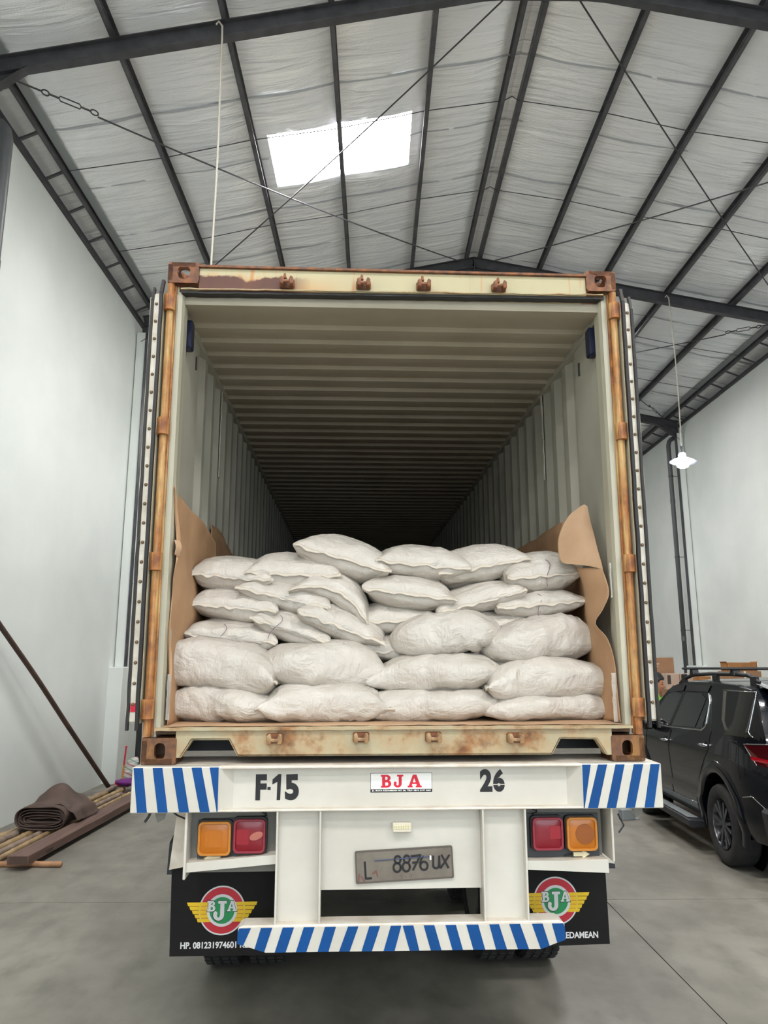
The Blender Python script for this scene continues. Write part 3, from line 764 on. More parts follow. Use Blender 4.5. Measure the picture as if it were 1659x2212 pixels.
CH = [[(-.186, .022), (-.184, -.050), (-.158, -.050)]]+eight(-.035)+eight(.008)+[[(.034, .036), (.078, .038), (.040, -.024)], [(.040, .006), (.064, .008)], arc(.108, -.004, .034, .040, 120, 190, 8)+arc(.092, -.010, .017, .018, 170, 520, 16)]
CH += [[(.138, .030), (.136, -.006)]+arc(.149, -.010, .014, .014, 180, 360, 8)+[(.166, .028), (.166, -.022)], [(.178, .032), (.206, -.024)], [(.214, .030), (.170, -.024)]]
o = strokes(CH, .0095).build('plate_lettering', BLACKP, pl); o['label'] = 'hand painted black letters L 8876 UX'
g = G(); flat(g, text_mesh('S', .018), -.0036, 0, -.020, -.061); flat(g, text_mesh('- 0', .018), -.0036, 0, .002, -.059, sx=1.2)
g.build('plate_embossing', PLATER, pl)
G().tube([(-.140, -.007, .026), (.122, -.007, .030)], .0022, 6).build('blue_rod', BLUEROD, pl)
G().prism(rrect(.120, .128, .014, .034, .003, 2), lambda p: (p[0], -.009, p[1]), lambda p: (p[0], -.003, p[1])).build('white_clip', PRWHITE, pl)
g = strokes([[(-.218, -.062), (-.214, -.030)], [(-.205, -.04), (-.19, -.062)], [(-.150, -.030), (-.135, -.02), (-.128, -.045)]], .006); g.build('red_smear', REDSTAIN, pl)
nl = empty('plate_lamp'); nl.parent = trl; nl.location = (.0225, .006, -.288)
G().box(-.045, .045, -.030, .006, -.024, .020).build('lamp_body', GLASSP, nl, bevel=.004)
g = G()
for i in range(7):
    for j in range(2): g.lathe([(.0055, 0), (.004, .003), (0, .004)], 8, Matrix.Translation((-.033+i*.011, -.0305, -.004+j*.010)) @ Matrix.Rotation(PI/2, 4, 'X'))
g.build('lamp_beads', IVORY, nl)
# tail lamp boxes
def lens(par, x0, x1, z0, z1, base, rim, inner, nm):
    l = empty(nm); l.parent = par
    c = ((x0+x1)/2, (z0+z1)/2)
    G().prism(rrect(x0-.006, x1+.006, z0-.006, z1+.006, .022), lambda p: (p[0], .03, p[1]), lambda p: (p[0], .062, p[1])).build('lamp_housing', RUBBER, l)
    G().ring(rrect(x0, x1, z0, z1, .022), rrect(x0+.011, x1-.011, z0+.011, z1-.011, .016), lambda p: (p[0], .008, p[1]), lambda p: (p[0], .034, p[1])).build('lens_rim', rim, l, bevel=.002)
    g = G(); n = 12
    def fn(u, v):
        x = x0+.009+(x1-x0-.018)*u; z = z0+.009+(z1-z0-.018)*v
        return (x, .016-.006*(1-(2*u-1)**4)*(1-(2*v-1)**4), z)
    auto_smooth(g.grid(n, n, fn).build('lens', base, l, fix=False))
    return l
def patch(par, nm, pts, m, y=.009): G().prism(pts, lambda p: (p[0], y-.0012, p[1]), lambda p: (p[0], y+.0008, p[1])).build(nm, m, par)
for s in (-1, 1):
    b = empty('tail_lamp_box'); b.parent = trl
    if s < 0: xa, xb, zs, xs0, xs1, zt = -.985, -.566, -.435, -.992, -.980, -.505
    else: xa, xb, zs, xs0, xs1, zt = .608, 1.005, -.442, 1.022, 1.032, -.452
    a0, a1 = min(xa, xb), max(xa, xb)
    G().box(a0, a1, .075, .085, -.50, -.206).build('back_plate', DARKBOX, b)
    G().prism([(xa if s < 0 else xb, -.478 if s < 0 else -.505), (xb if s < 0 else xa, -.445 if s < 0 else -.485), (xb if s < 0 else xa, -.405 if s < 0 else -.445), (xa if s < 0 else xb, -.436 if s < 0 else -.450)], lambda p: (p[0], -.012, p[1]), lambda p: (p[0], -.004, p[1])).build('shelf_lip', TRW, b)
    G().obox((a0, .035, -.440 if s < 0 else -.452), (a1, .035, -.410 if s < 0 else -.448), .085, .006).build('shelf', TRW2, b)
    G().box(xs0, xs1, -.03, .19, zt, -.206).build('side_plate', TRW, b, bevel=.003)
    if s < 0:
        G().prism([(-.945, -.452), (-.62, -.435), (-.62, -.245), (-.945, -.262)], lambda p: (p[0], .055, p[1]), lambda p: (p[0], .065, p[1])).build('mounting_plate', LPLATE, b)
        A = lens(b, -.937, -.784, -.413, -.262, AMBER, AMBERR, AMBER2, 'amber_lamp'); R = lens(b, -.772, -.622, -.404, -.252, REDL, REDR, REDL2, 'red_lamp')
        patch(R, 'inner_reflector', rrect(-.757, -.700, -.365, -.296, .004, 2), REDL2, .0105); patch(R, 'faded_patch', [(-.664+.030*math.cos(t)*1.05+.0, -.326+.018*math.sin(t)+.008*math.cos(t)) for t in [2*PI*k/16 for k in range(16)]], PINKP, .0085)
        patch(A, 'inner_reflector', rrect(-.905, -.822, -.375, -.300, .012, 3), AMBER, .0105)
        ax, az, d = -.865, -.428, -1
    else:
        G().prism([(.632, -.447), (.985, -.449), (.985, -.250), (.632, -.247)], lambda p: (p[0], .055, p[1]), lambda p: (p[0], .065, p[1])).build('mounting_plate', LPLATE, b)
        R = lens(b, .652, .800, -.408, -.259, REDL, REDR, REDL2, 'red_lamp'); A = lens(b, .818, .966, -.412, -.260, AMBER, AMBERR, AMBER2, 'amber_lamp')
        patch(R, 'inner_reflector', rrect(.735, .787, -.356, -.296, .004, 2), REDL2, .0105); patch(A, 'dark_disc', [(.905+.046*math.cos(2*PI*k/24), -.335+.046*math.sin(2*PI*k/24)) for k in range(24)], AMBER2, .0092)
        ax, az, d = .885, -.431, 1
    poly = [(-.034, -.010), (.008, -.010), (.010, -.020), (.046, .0), (.010, .020), (.008, .010), (-.034, .010)]
    G().prism([(ax+d*x, az+z) for x, z in poly], lambda p: (p[0], .03, p[1]), lambda p: (p[0], .052, p[1])).build('arrow_marker', IVORY, b, bevel=.002)
    G().tube([(ax-d*.034, .04, az), (ax-d*.055, .045, az-.004), (ax-d*.075, .05, az-.012)], .003, 6).build('wire', BLACKP, b)
    xw = -.64 if s < 0 else .66
    G().tube([(xw, .05, -.25), (xw+.02, .03, -.235), (xw+.012, .02, -.215), (xw+.03, .03, -.206)], .003, 6).tube([(xw+.02, .03, -.235), (xw-.02, .02, -.212)], .0025, 6).build('wire', BLACKP, b)
# bumper with chevron stripes
bp = empty('bumper'); bp.parent = trl
poly = [(-.727, -.703), (-.727, -.768), (-.60, -.806), (.655, -.812), (.768, -.775), (.768, -.705), (.745, -.694), (-.705, -.694)]
G().prism(poly, lambda p: (p[0], yo, p[1]), lambda p: (p[0], .05, p[1])).build('bumper_bar', TRW2, bp, bevel=.004)
G().prism([(x, z) for x, z in poly[:6]], lambda p: (p[0]*.999, yo-.001, p[1]), lambda p: (p[0]*.999, yo, p[1])).build('bumper_face', TRW, bp)
BL = [[-0.72, -0.668, -0.714, -0.764], [-0.623, -0.572, -0.606, -0.654], [-0.525, -0.474, -0.509, -0.558], [-0.43, -0.381, -0.416, -0.463], [-0.334, -0.284, -0.316, -0.365], [-0.229, -0.182, -0.22, -0.268], [-0.132, -0.083, -0.119, -0.166], [-0.034, 0.014, -0.016, -0.066]]
BR = [[0.02, 0.069, 0.094, 0.05], [0.116, 0.165, 0.195, 0.146], [0.216, 0.264, 0.293, 0.245], [0.312, 0.367, 0.395, 0.341], [0.418, 0.463, 0.495, 0.445], [0.51, 0.56, 0.596, 0.545], [0.615, 0.665, 0.696, 0.65], [0.708, 0.762, 0.793, 0.735]]
def clip(poly, hull):
    out = poly
    for i in range(len(hull)):
        a, b = hull[i], hull[(i+1) % len(hull)]; inp, out = out, []
        side = lambda p: (b[0]-a[0])*(p[1]-a[1])-(b[1]-a[1])*(p[0]-a[0])
        for j in range(len(inp)):
            p, q = inp[j], inp[(j+1) % len(inp)]; sp, sq = side(p), side(q)
            if sp >= 0: out.append(p)
            if sp*sq < 0: t = sp/(sp-sq); out.append((p[0]+(q[0]-p[0])*t, p[1]+(q[1]-p[1])*t))
        if not out: return []
    return out
for q in BL+BR:
    k = 1.10
    pg = [(q[0], -.703), (q[1], -.703), (q[1]+(q[2]-q[1])*k, -.814), (q[0]+(q[3]-q[0])*k, -.814)]
    pg = clip(pg, [(-.7275, -.702), (-.7275, -.768), (-.60, -.8055), (.655, -.8115), (.7685, -.775), (.7685, -.705)])
    if len(pg) > 2: G().prism(pg, lambda p: (p[0], yo-.0028, p[1]), lambda p: (p[0], yo-.0008, p[1])).build('stripe', BLUE, bp)
# mud flaps with emblem and phone number
def emblem(par, cx, cz):
    g = G(); y = -.0035
    C = lambda r: poly_mesh([arc(0, 0, r, r, 0, 360, 47)[:-1]])
    flat(g, C(.113), y, 0, cx, cz); flat(g, C(.106), y-.0004, 1, cx, cz)
    def wing(sd):
        for k in range(5):
            x0, x1 = .050, (.172, .160, .147, .134, .122)[k]; z1 = .040-.0185*k; z0 = z1-.0165
            flat(g, P2((sd*x0, z0), (sd*(x1-.006), z0), (sd*x1, z1), (sd*x0, z1)), y-.0008, 2, cx, cz-.002)
    wing(-1); wing(1)
    flat(g, C(.074), y-.0012, 0, cx, cz); flat(g, C(.061), y-.0016, 3, cx, cz)
    for V, ox, oz, w_, h_ in ((VB, -.072, -.004, .046, .048), (VA, .026, -.004, .046, .048)):
        flat(g, V, y-.002, 4, cx+ox-.003, cz+oz-.003, w_*1.13, h_*1.13); flat(g, V, y-.0024, 0, cx+ox, cz+oz, w_, h_)
    flat(g, VJ, y-.0024, 4, cx-.044, cz-.049, .083, .096); flat(g, VJ, y-.0028, 0, cx-.041, cz-.046, .077, .090)
    o = g.build('emblem', [EMWHITE, EMRED, EMYEL, EMGREEN, BLACKP], par); o['label'] = 'round red, white and green winged emblem reading BJA'
FLAPM = pm('flap_rubber', hx(14, 13, 12), .7, hx(19, 18, 17), 5, spec=.25)
for s in (-1, 1):
    f = empty('mud_flap'); f.parent = trl; f.location = (0, .25, 0)
    if s < 0: poly = [(-1.094, -.925), (-.50, -.928), (-.50, -.49), (-1.103, -.49)]; cx, cz, tx = -.848, -.721, (-1.043, -.892, .475)
    else: poly = [(.50, -.915), (1.075, -.905), (1.070, -.49), (.50, -.49)]; cx, cz, tx = .811, -.702, (.545, -.876, .472)
    n = 10
    def fn(u, v):
        bx = poly[0][0]+(poly[1][0]-poly[0][0])*u; tx_ = poly[3][0]+(poly[2][0]-poly[3][0])*u
        bz = poly[0][1]+(poly[1][1]-poly[0][1])*u; tz = poly[3][1]
        return (bx+(tx_-bx)*v, 0, bz+(tz-bz)*v)
    G().grid(n, n, fn).build('flap_sheet', FLAPM, f, solid=.006, fix=False)
    emblem(f, cx, cz)
    g = G(); flat(g, text_mesh('HP. 081231974601 KEDAMEAN', .031, tx[2], .03), -.0058, 0, tx[0], tx[1]); o = g.build('flap_lettering', EMWHITE, f); o['label'] = 'pale lettering HP. 081231974601 KEDAMEAN'
    # mudguard over the wheels
    g = G(); xo, xi = s*1.13, s*.52
    pts = [(.27, -.56), (.30, -.42), (.55, -.36), (1.2, -.34), (3.7, -.34), (4.3, -.45)]
    for p, q in zip(pts, pts[1:]): g.add([(xo, *p), (xi, *p), (xi, *q), (xo, *q)], [(0, 1, 2, 3)])
    g.build('mudguard', CHASSIS, trl, solid=.006, fix=False)
    G().prism([(s*1.02, -.21), (s*.99, -.50), (s*1.105, -.52), (s*1.075, -.21)], lambda p: (p[0], .20, p[1]), lambda p: (p[0], .21, p[1])).build('guard_stay', TRW2, trl)
# side brackets and cable ends hanging under the beam ends
for x, l in ((-1.12, -.245), (1.17, -.245)):
    G().prism([(x-.03, -.207), (x+.03, -.207), (x+.02, -.25), (x-.01, l-.02)], lambda p: (p[0], .02, p[1]), lambda p: (p[0], .03, p[1])).build('beam_tab', DARKBOX, trl)
G().tube([(-1.16, .02, -.207), (-1.17, .01, -.235), (-1.185, .0, -.258)], .006, 6).build('cable_end', BLACKP, trl)
G().tube([(-1.08, .03, -.207), (-1.04, .03, -.235), (-.99, .03, -.255)], .004, 6).build('cable_end', BLACKP, trl)
G().tube([(1.08, .04, -.25), (1.10, .02, -.30), (1.07, .01, -.33)], .004, 6).build('cable_end', BLACKP, trl)
# chassis, axles and twin tyres
for x in (-.45, .47): G().box(x-.07, x+.07, .12, 11.6, -.42, -.02).build('chassis_beam', CHASSIS, trl)
for y in (.9, 2.2, 3.5, 6, 9): G().box(-.4, .4, y, y+.08, -.35, -.08).build('chassis_cross_member', CHASSIS, trl)
for y in (10.9, ): G().box(-1.1, 1.1, y, y+.2, -.2, -.02).build('front_bolster', TRW2, trl)
for x in (-.62, .64): 
    G().box(x-.05, x+.05, 8.6, 8.72, -1.58, -.1).build('landing_leg', CHASSIS, trl); G().box(x-.12, x+.12, 8.53, 8.79, -1.646, -1.60).build('landing_foot', CHASSIS, trl)
def tyre_mesh():
    g = G(); prof = [(.27, -.10), (.33, -.125), (.43, -.128), (.475, -.118), (.496, -.10), (.500, -.06), (.500, .06), (.496, .10), (.475, .118), (.43, .128), (.33, .125), (.27, .10), (.27, -.10)]
    g.lathe(prof, 48, Matrix.Rotation(PI/2, 4, 'Y'), caps=False)
    for k in range(48):
        a = 2*PI*k/48
        for x in (-.085, -.03, .03, .085):
            r = .502; c, s_ = math.cos(a), math.sin(a); t = (-s_, c)
            g.add([(x+i, c*(r+j)+t[0]*w_, s_*(r+j)+t[1]*w_) for w_ in (-.018, .018) for j in (-.006, .006) for i in (-.02, .02)], [(0, 1, 3, 2), (4, 6, 7, 5), (0, 4, 5, 1), (2, 3, 7, 6), (0, 2, 6, 4), (1, 5, 7, 3)])
    return g
t0 = None
for y in (1.88, 3.20):
    zc = -1.503-y*RX+.508
    ax = G().tube([(-1.0, y, zc), (1.0, y, zc)], .065, 12).build('axle', CHASSIS, trl)
    for s in (-1, 1):
        wl = empty('twin_wheel'); wl.parent = trl; wl.location = (s*.90, y, zc)
        for dx in (-.145, .145):
            if t0 is None: t0 = tyre_mesh().build('tyre', TYRE, wl); t0.location = (dx, 0, 0)
            else: sharedcopy(t0, (dx, 0, 0), wl)
        G().lathe([(.27, -.27), (.26, -.2), (.14, -.12), (.12, .16), (.16, .18), (.26, .22), (.27, .27)], 24, Matrix.Rotation(PI/2, 4, 'Y')).build('rim', DARKBOX, wl)

# ================================================================== SACKS
def sstep(a, b, x):
    t = min(max((x-a)/(b-a), 0), 1); return t*t*(3-2*t)
def sgnpow(x, p): return math.copysign(abs(x)**p, x)
def make_sack(L, W, H, seed, ends, bend=0.0, fold=0.0, lump=1.0):
    """filled woven sack along local x, resting on z=0; ends: 'h' sewn flat hem, 't' gathered and tied.
    returns (body G, list of seam polylines per end)"""
    nu, nv = 44, 40
    def prof(u):
        a = abs(u); e = ends[0] if u < 0 else ends[1]
        if e == 'h':
            h = max((1-a**3.4), 0)**.62; wd = .93+.07*a**5
            return wd, h+.012/H*2
        else:
            h = max(1-a**3.0, 0)**.60; wd = max(1-a**3.6, 0)**.50
            return max(wd, .09), max(h, .13)
    rr = random.Random(seed); ph = [rr.uniform(0, 6) for _ in range(6)]
    def surf(u, v):
        wd, h = prof(u); a = abs(u); e = ends[0] if u < 0 else ends[1]
        c, s = math.cos(v), math.sin(v)
        hz = H/2*h; y = W/2*wd*sgnpow(c, .80)
        z = hz*sgnpow(s, .78 if s > 0 else .62)
        x = L/2*u
        if e == 'h': x += math.copysign(.030, u)*a**8*(abs(y)/(W/2))**3 - math.copysign(.012, u)*a**8
        # seam height sits below the middle
        z += H/2 - .13*H*a**3*(1 if e == 'h' else .4)
        # folds running from the ends and soft lumps
        am = min(1, max(0, (H/2*h)/.03))
        z += am*(.006*math.sin(y*46+ph[0]+3*u)*sstep(.45, .95, a)*(1 if s > 0 else .4))
        y += am*.004*math.sin(z*60+ph[1])*sstep(.5, .95, a)
        n1 = nz(x*4.2+seed, y*4.2, z*5+seed*1.7); n2 = nz(x*11+seed, y*9, z*11); n3 = nz(x*23, y*23+seed, z*23)
        k = am*lump*(.020*n1+.010*n2+.0045*n3)+am*.0035*abs(nz(x*14+seed*3, y*5, z*16))*2
        # a crease across the body
        if fold:
            for q in range(5):
                x0 = fold+(-.09, -.045, 0, .03, .075)[q]+.02*math.sin(ph[q]); sl = (.7, .9, .8, 1.1, .6)[q]*(1 if seed % 2 else -1)
                k -= am*(.006+.003*math.sin(ph[q]))*math.exp(-((x-x0+sl*(z-H/2)+.03*n1)/.009)**2)
                k += am*.004*math.exp(-((x-x0-.02+sl*(z-H/2)+.03*n1)/.012)**2)
        y += k*c; z += k*s
        z += bend*(u*u)
        return Vector((x, y, z))
    g = G(); us = [math.sin((i/nu-.5)*PI) for i in range(nu+1)]
    vs = [surf(u, 2*PI*j/nv) for u in us for j in range(nv)]
    fs = [(i*nv+j, i*nv+(j+1) % nv, (i+1)*nv+(j+1) % nv, (i+1)*nv+j) for i in range(nu) for j in range(nv)]
    fs += [tuple(range(nv-1, -1, -1)), tuple(range(nu*nv, (nu+1)*nv))]
    g.add(vs, fs)
    return g, surf
def sack_object(nm, x, yf, zc, size, H, tilt, kind, label, seed):
    r = random.Random(seed)
    if kind == 'p':      # sewn end faces the viewer, length runs into the container
        L, W = .66+r.uniform(-.03, .03), size; ends = ('h', 'h'); yaw = PI/2+r.uniform(-.05, .05); cy = yf+L/2-.03
    else:                # side faces the viewer
        L, W = size, .42; ends = {'C1': ('t', 't'), 'C2': ('t', 'h'), 'B1': ('h', 'h'), 'B2': ('t', 'h'), 'B3': ('h', 't'), 'B4': ('h', 'h'), 'A1': ('h', 't'), 'A2': ('h', 'h'), 'A3': ('h', 't'), 'A4': ('t', 'h')}[nm]; yaw = {'C1': -.20, 'C2': .26, 'B1': -.16, 'B2': .22, 'B3': -.24, 'B4': .14, 'A1': -.20, 'A2': .10, 'A3': -.18, 'A4': .20}[nm]; cy = yf+W/2+.5*abs(yaw)*L*.45
    H2 = H*1.04
    bend = {'E3': .0, 'A1': -.02}.get(nm, 0); fold = {'E3': 0, 'C1': .06, 'C2': .12, 'A1': -.02, 'B1': -.19, 'A2': .23}.get(nm, 0)
    g, surf = make_sack(L, W, H2, seed, ends, bend, fold, 1.0 if kind == 'p' else 1.15)
    if nm == 'E3':   # slumped over its neighbour
        g.v = [(a, b, c-.35*max(0, b-.02)**1.0*1.0+.0) if False else (a, b, c+(.10*(b*b)/(W*W/4)*-1)+.05) for a, b, c in g.v]
    e = tag(empty('sack'), label, 'sack', 'white woven sacks loaded in the container')
    e.matrix_world = CW @ Matrix.Translation((x, cy, zc-H2/2)) @ Matrix.Translation((0, 0, H2/2)) @ Matrix.Rotation(-math.radians(tilt), 4, 'Y') @ Matrix.Rotation(-yaw if kind == 'p' else yaw, 4, 'Z') @ Matrix.Translation((0, 0, -H2/2))
    b = g.build('body', SACK, e, smooth=True)
    drop = (lambda yv: (-.10*(yv*yv)/(W*W/4))+.05) if nm == 'E3' else (lambda yv: 0)
    for si, en in ((-1, ends[0]), (1, ends[1])):
        if en == 'h':
            n = 30; g1 = G(); pts = []
            for k in range(n+1):
                t = -1+2*k/n; yv = t*W/2*.985; zb = H2/2-.13*H2
                xb = si*(L/2+.030*abs(t)**3-.012)
                wv = .006*nz(k*.35, seed*1.3)+.004*math.sin(k*.9+seed)
                pts.append((xb, yv, zb+wv+drop(yv)))
            # hem: folded double lip
            vs = []
            for k, p in enumerate(pts):
                lipz = -.010+.012*nz(k*.4, seed)
                vs += [(p[0]-si*.030, p[1], p[2]+.004), (p[0]+si*.004, p[1], p[2]+.007), (p[0]+si*.016, p[1]*1.004, p[2]+lipz+.006), (p[0]+si*.016, p[1]*1.004, p[2]+lipz-.002), (p[0]+si*.002, p[1], p[2]-.006), (p[0]-si*.030, p[1], p[2]-.006)]
            m = 6; fs = [(k*m+j, k*m+(j+1) % m, (k+1)*m+(j+1) % m, (k+1)*m+j) for k in range(n) for j in range(m)]+[tuple(range(m)), tuple(range(n*m, n*m+m))]
            g1.add(vs, fs); g1.build('hem', HEM, e, smooth=True)
            if (kind == 'p' and si == 1) or kind == 't':
                G().tube([(p[0]-si*.006, p[1], p[2]+.009) for p in pts], .0022, 5).build('stitching', STITCH, e)
        else:
            z0 = H2/2-.13*H2*.4; g1 = G(); n = 20; rows = []
            for q, (dx, rad) in enumerate(((-.03, .034), (.0, .020), (.022, .028), (.045, .036))):
                rows += [(si*(L/2+dx), rad*math.cos(2*PI*k/n)*(1+.25*math.sin(k*2.5+seed)*(q > 0)), z0+rad*.62*math.sin(2*PI*k/n)*(1+.3*math.sin(k*3.1+seed)*(q > 0))) for k in range(n)]
            g1.add(rows, [(q*n+k, q*n+(k+1) % n, (q+1)*n+(k+1) % n, (q+1)*n+k) for q in range(3) for k in range(n)]+[tuple(range(3*n, 4*n))])
            g1.build('tied_end', HEM, e, smooth=True)
            G().lathe([(.022, -.004), (.025, 0), (.022, .004)], 14, Matrix.Translation((si*(L/2+.002), 0, z0)) @ Matrix.Rotation(PI/2, 4, 'Y')).build('tie', STRING, e)
    return e
SACKS = [
 ('G1',-0.896,0.500,0.969,0.460,0.205,-4.6,'p','leftmost sack of the top row, against the brown paper'),
 ('G2',-0.547,0.520,0.990,0.550,0.214,-2.0,'p','second sack from left in the top row, wide with a low seam'),
 ('G3',-0.249,0.500,1.071,0.576,0.205,-16.1,'p','highest sack of the pile, tilted with its right end down'),
 ('G4',0.184,0.520,1.044,0.544,0.195,-4.6,'p','broad level sack in the middle of the top row, its hem jutting forward'),
 ('G5',0.532,0.550,1.040,0.552,0.205,10.0,'p','top row sack right of the middle, its hem rising to the right'),
 ('G6',0.871,0.480,0.984,0.449,0.226,5.0,'p','rightmost sack of the top row, beside the curled paper'),
 ('F4',0.122,0.450,0.867,0.533,0.178,-7.2,'p','plump sack directly under the middle top sack, centre of the pile'),
 ('E1',-0.875,0.460,0.795,0.500,0.182,-4.8,'p','sack at the left edge just below the leftmost top sack'),
 ('E2',-0.594,0.460,0.844,0.535,0.160,-12.6,'p','slim sack sloping right, under the second top sack from left'),
 ('E3',-0.325,0.460,0.841,0.477,0.180,-22.5,'p','sagging sack bent over its neighbour left of the pile centre'),
 ('E4',0.047,0.500,0.722,0.449,0.172,1.1,'p','half hidden sack below the plump central sack'),
 ('E5',0.492,0.460,0.824,0.529,0.165,14.0,'p','sack with a long rising hem, right of the pile centre'),
 ('E6',0.841,0.460,0.809,0.519,0.150,4.8,'p','flat sack under the rightmost top sack, next to the torn paper'),
 ('D1',-0.872,0.420,0.625,0.510,0.168,-6.2,'p','sack at the left edge directly above the big bulging left sack'),
 ('D2',-0.551,0.420,0.660,0.465,0.155,-17.9,'p','small sloping sack with a thread end, above the two big front left sacks'),
 ('D3',-0.260,0.400,0.677,0.510,0.165,-20.5,'p','steeply sloping sack with open hem, left of the creased front sack'),
 ('D4',0.055,0.450,0.554,0.496,0.140,1.4,'p','sack showing only a sliver below the steeply sloping one'),
 ('D5',0.589,0.450,0.674,0.438,0.160,0.7,'p','sack peeking out in the gap above the two large right front sacks'),
 ('C1',0.293,0.160,0.618,0.601,0.225,6.1,'t','large creased sack lying on the third front layer, left of its twin'),
 ('C2',0.780,0.160,0.585,0.638,0.240,7.1,'t','large sack at the right end of the third front layer'),
 ('B1',-0.875,0.100,0.450,0.602,0.245,-9.0,'t','big bulging sack at the left end of the second layer from below'),
 ('B2',-0.367,0.120,0.448,0.640,0.240,-2.3,'t','big round sack second from left in the second layer from below'),
 ('B3',0.253,0.100,0.412,0.662,0.195,3.2,'t','wrinkled sack third from left in the second layer from below'),
 ('B4',0.828,0.100,0.372,0.730,0.208,0.6,'t','long sack at the right end of the second layer from below'),
 ('A1',-0.851,0.080,0.262,0.631,0.180,-2.5,'t','bottom layer sack at the left end with a tied right tip'),
 ('A2',-0.362,0.080,0.266,0.616,0.182,-0.7,'t','bottom layer sack second from left with a fanned folded end'),
 ('A3',0.205,0.080,0.252,0.721,0.150,2.0,'t','bottom layer sack third from left, slim and long'),
 ('A4',0.801,0.080,0.238,0.777,0.136,0.1,'t','bottom layer sack at the right end, tied at its left'),
]
for i, (nm, x, yf, zc, sz, H, tl, k, lab) in enumerate(SACKS):
    if k == 't': yf += .07; x *= 1.026; sz *= 1.055; zc += .004; H *= 1.015
    e = sack_object(nm, x, yf, zc, sz, H, tl, k, 'white woven '+lab, 11+i*7)
    if nm in ('G6', 'E6', 'D2', 'D1'):     # loose purple thread ends
        front = -1
        rr = random.Random(i); px, pz = rr.uniform(-.1, .1), H*.52
        if k == 'p': P = [(e.children[0].matrix_local.translation.x, 0, 0)]
        L = .66 if k == 'p' else 0
        pts = []
        for q in range(12):
            t = q/11
            if k == 'p': pts.append((.30+.05*t+.0*t, px+.02*math.sin(t*5), H*.80-.10*t*t-H*.25*t))
            else: pts.append((px+.03*math.sin(t*6), -.205+.0*t, H*.62-.05*t))
        G().tube(pts, .0018, 5).build('loose_thread', STRING, e)
# sacks stacked behind, carrying the upper rows
for bi, (x, y, z) in enumerate(((-.86, .86, .17), (-.30, .86, .17), (.28, .86, .17), (.82, .86, .17), (-.86, .86, .36), (-.30, .86, .36), (.28, .86, .36), (.82, .86, .36))):
    g, _ = make_sack(.66, .50, .20, int(x*90+z*50+300), ('h', 'h'))
    e = tag(empty('sack'), 'white sack buried behind the front rows, %s of the %s hidden layer' % (('leftmost', 'second from left', 'third from left', 'rightmost')[bi % 4], ('lower', 'upper')[bi // 4]), 'sack', 'buried sacks under the rear rows')
    e.matrix_world = CW @ Matrix.Translation((x, y, z)) @ Matrix.Rotation(PI/2, 4, 'Z')
    g.build('body', SACK, e, smooth=True)

# ================================================================== KRAFT PAPER LINING
def sheet(name, grid, nu, nv, mat, label, rag=None, th=.0015, amp=.004, seed=0):
    rows = grid
    def fn(u, v):
        p = cr([cr(r, v) for r in rows], u)
        n = Vector((nz(p.y*5+seed, p.z*5), nz(p.x*6, p.z*6+seed), nz(p.x*5+seed, p.y*5)))
        return p+n*amp
    o = G().grid(nu, nv, fn).build(name, mat, None, smooth=True, solid=th, fix=False, mw=CW)
    return tag(o, label, 'paper')
# left sheet standing along the wall (rows from front to back, columns bottom to top)
zt = [(.035, 1.37), (.10, 1.357), (.30, 1.30), (.60, 1.285), (.95, 1.27), (1.25, 1.24)]
rows = []
for i, (y, t) in enumerate(zt):
    r = []
    for k in range(9):
        z = .172+(t-.172)*k/8
        yy = y
        if i == 0: yy += (.03, .02, .035, .02, .04, .015, .075, .03, .0)[k]
        xx = -1.150+(.012 if i == 0 else .0)+.012*math.sin(k*1.3+i)+(.02 if i in (2, 3) and k > 3 else 0)
        r.append((xx+.02, yy, z))
    rows.append(r)
sheet('kraft_paper_sheet', rows, 40, 40, KRAFT, 'brown kraft paper sheet lining the left container wall beside the sacks', amp=.006, seed=3)
g = G()
sheet('kraft_paper_sheet', [[(-1.150+.006*math.sin(i+k), 1.2+.42*i, .172+((1.37-.03*i+.03*math.sin(i*2))-.172)*k/4) for k in range(5)] for i in range(5)], 24, 12, KRAFT, 'darker brown paper continuing deep along the left container wall', amp=.008, seed=9)
# torn scrap and slit marks on the left sheet
o = sheet('paper_scrap', [[(-1.128, .05, 1.085), (-1.118, .045, 1.05), (-1.122, .05, 1.01)], [(-1.11, .09, 1.09), (-1.095, .08, 1.05), (-1.11, .09, 1.0)]], 8, 8, KRAFT2, 'small torn curled scrap at the front edge of the left paper', amp=.006)
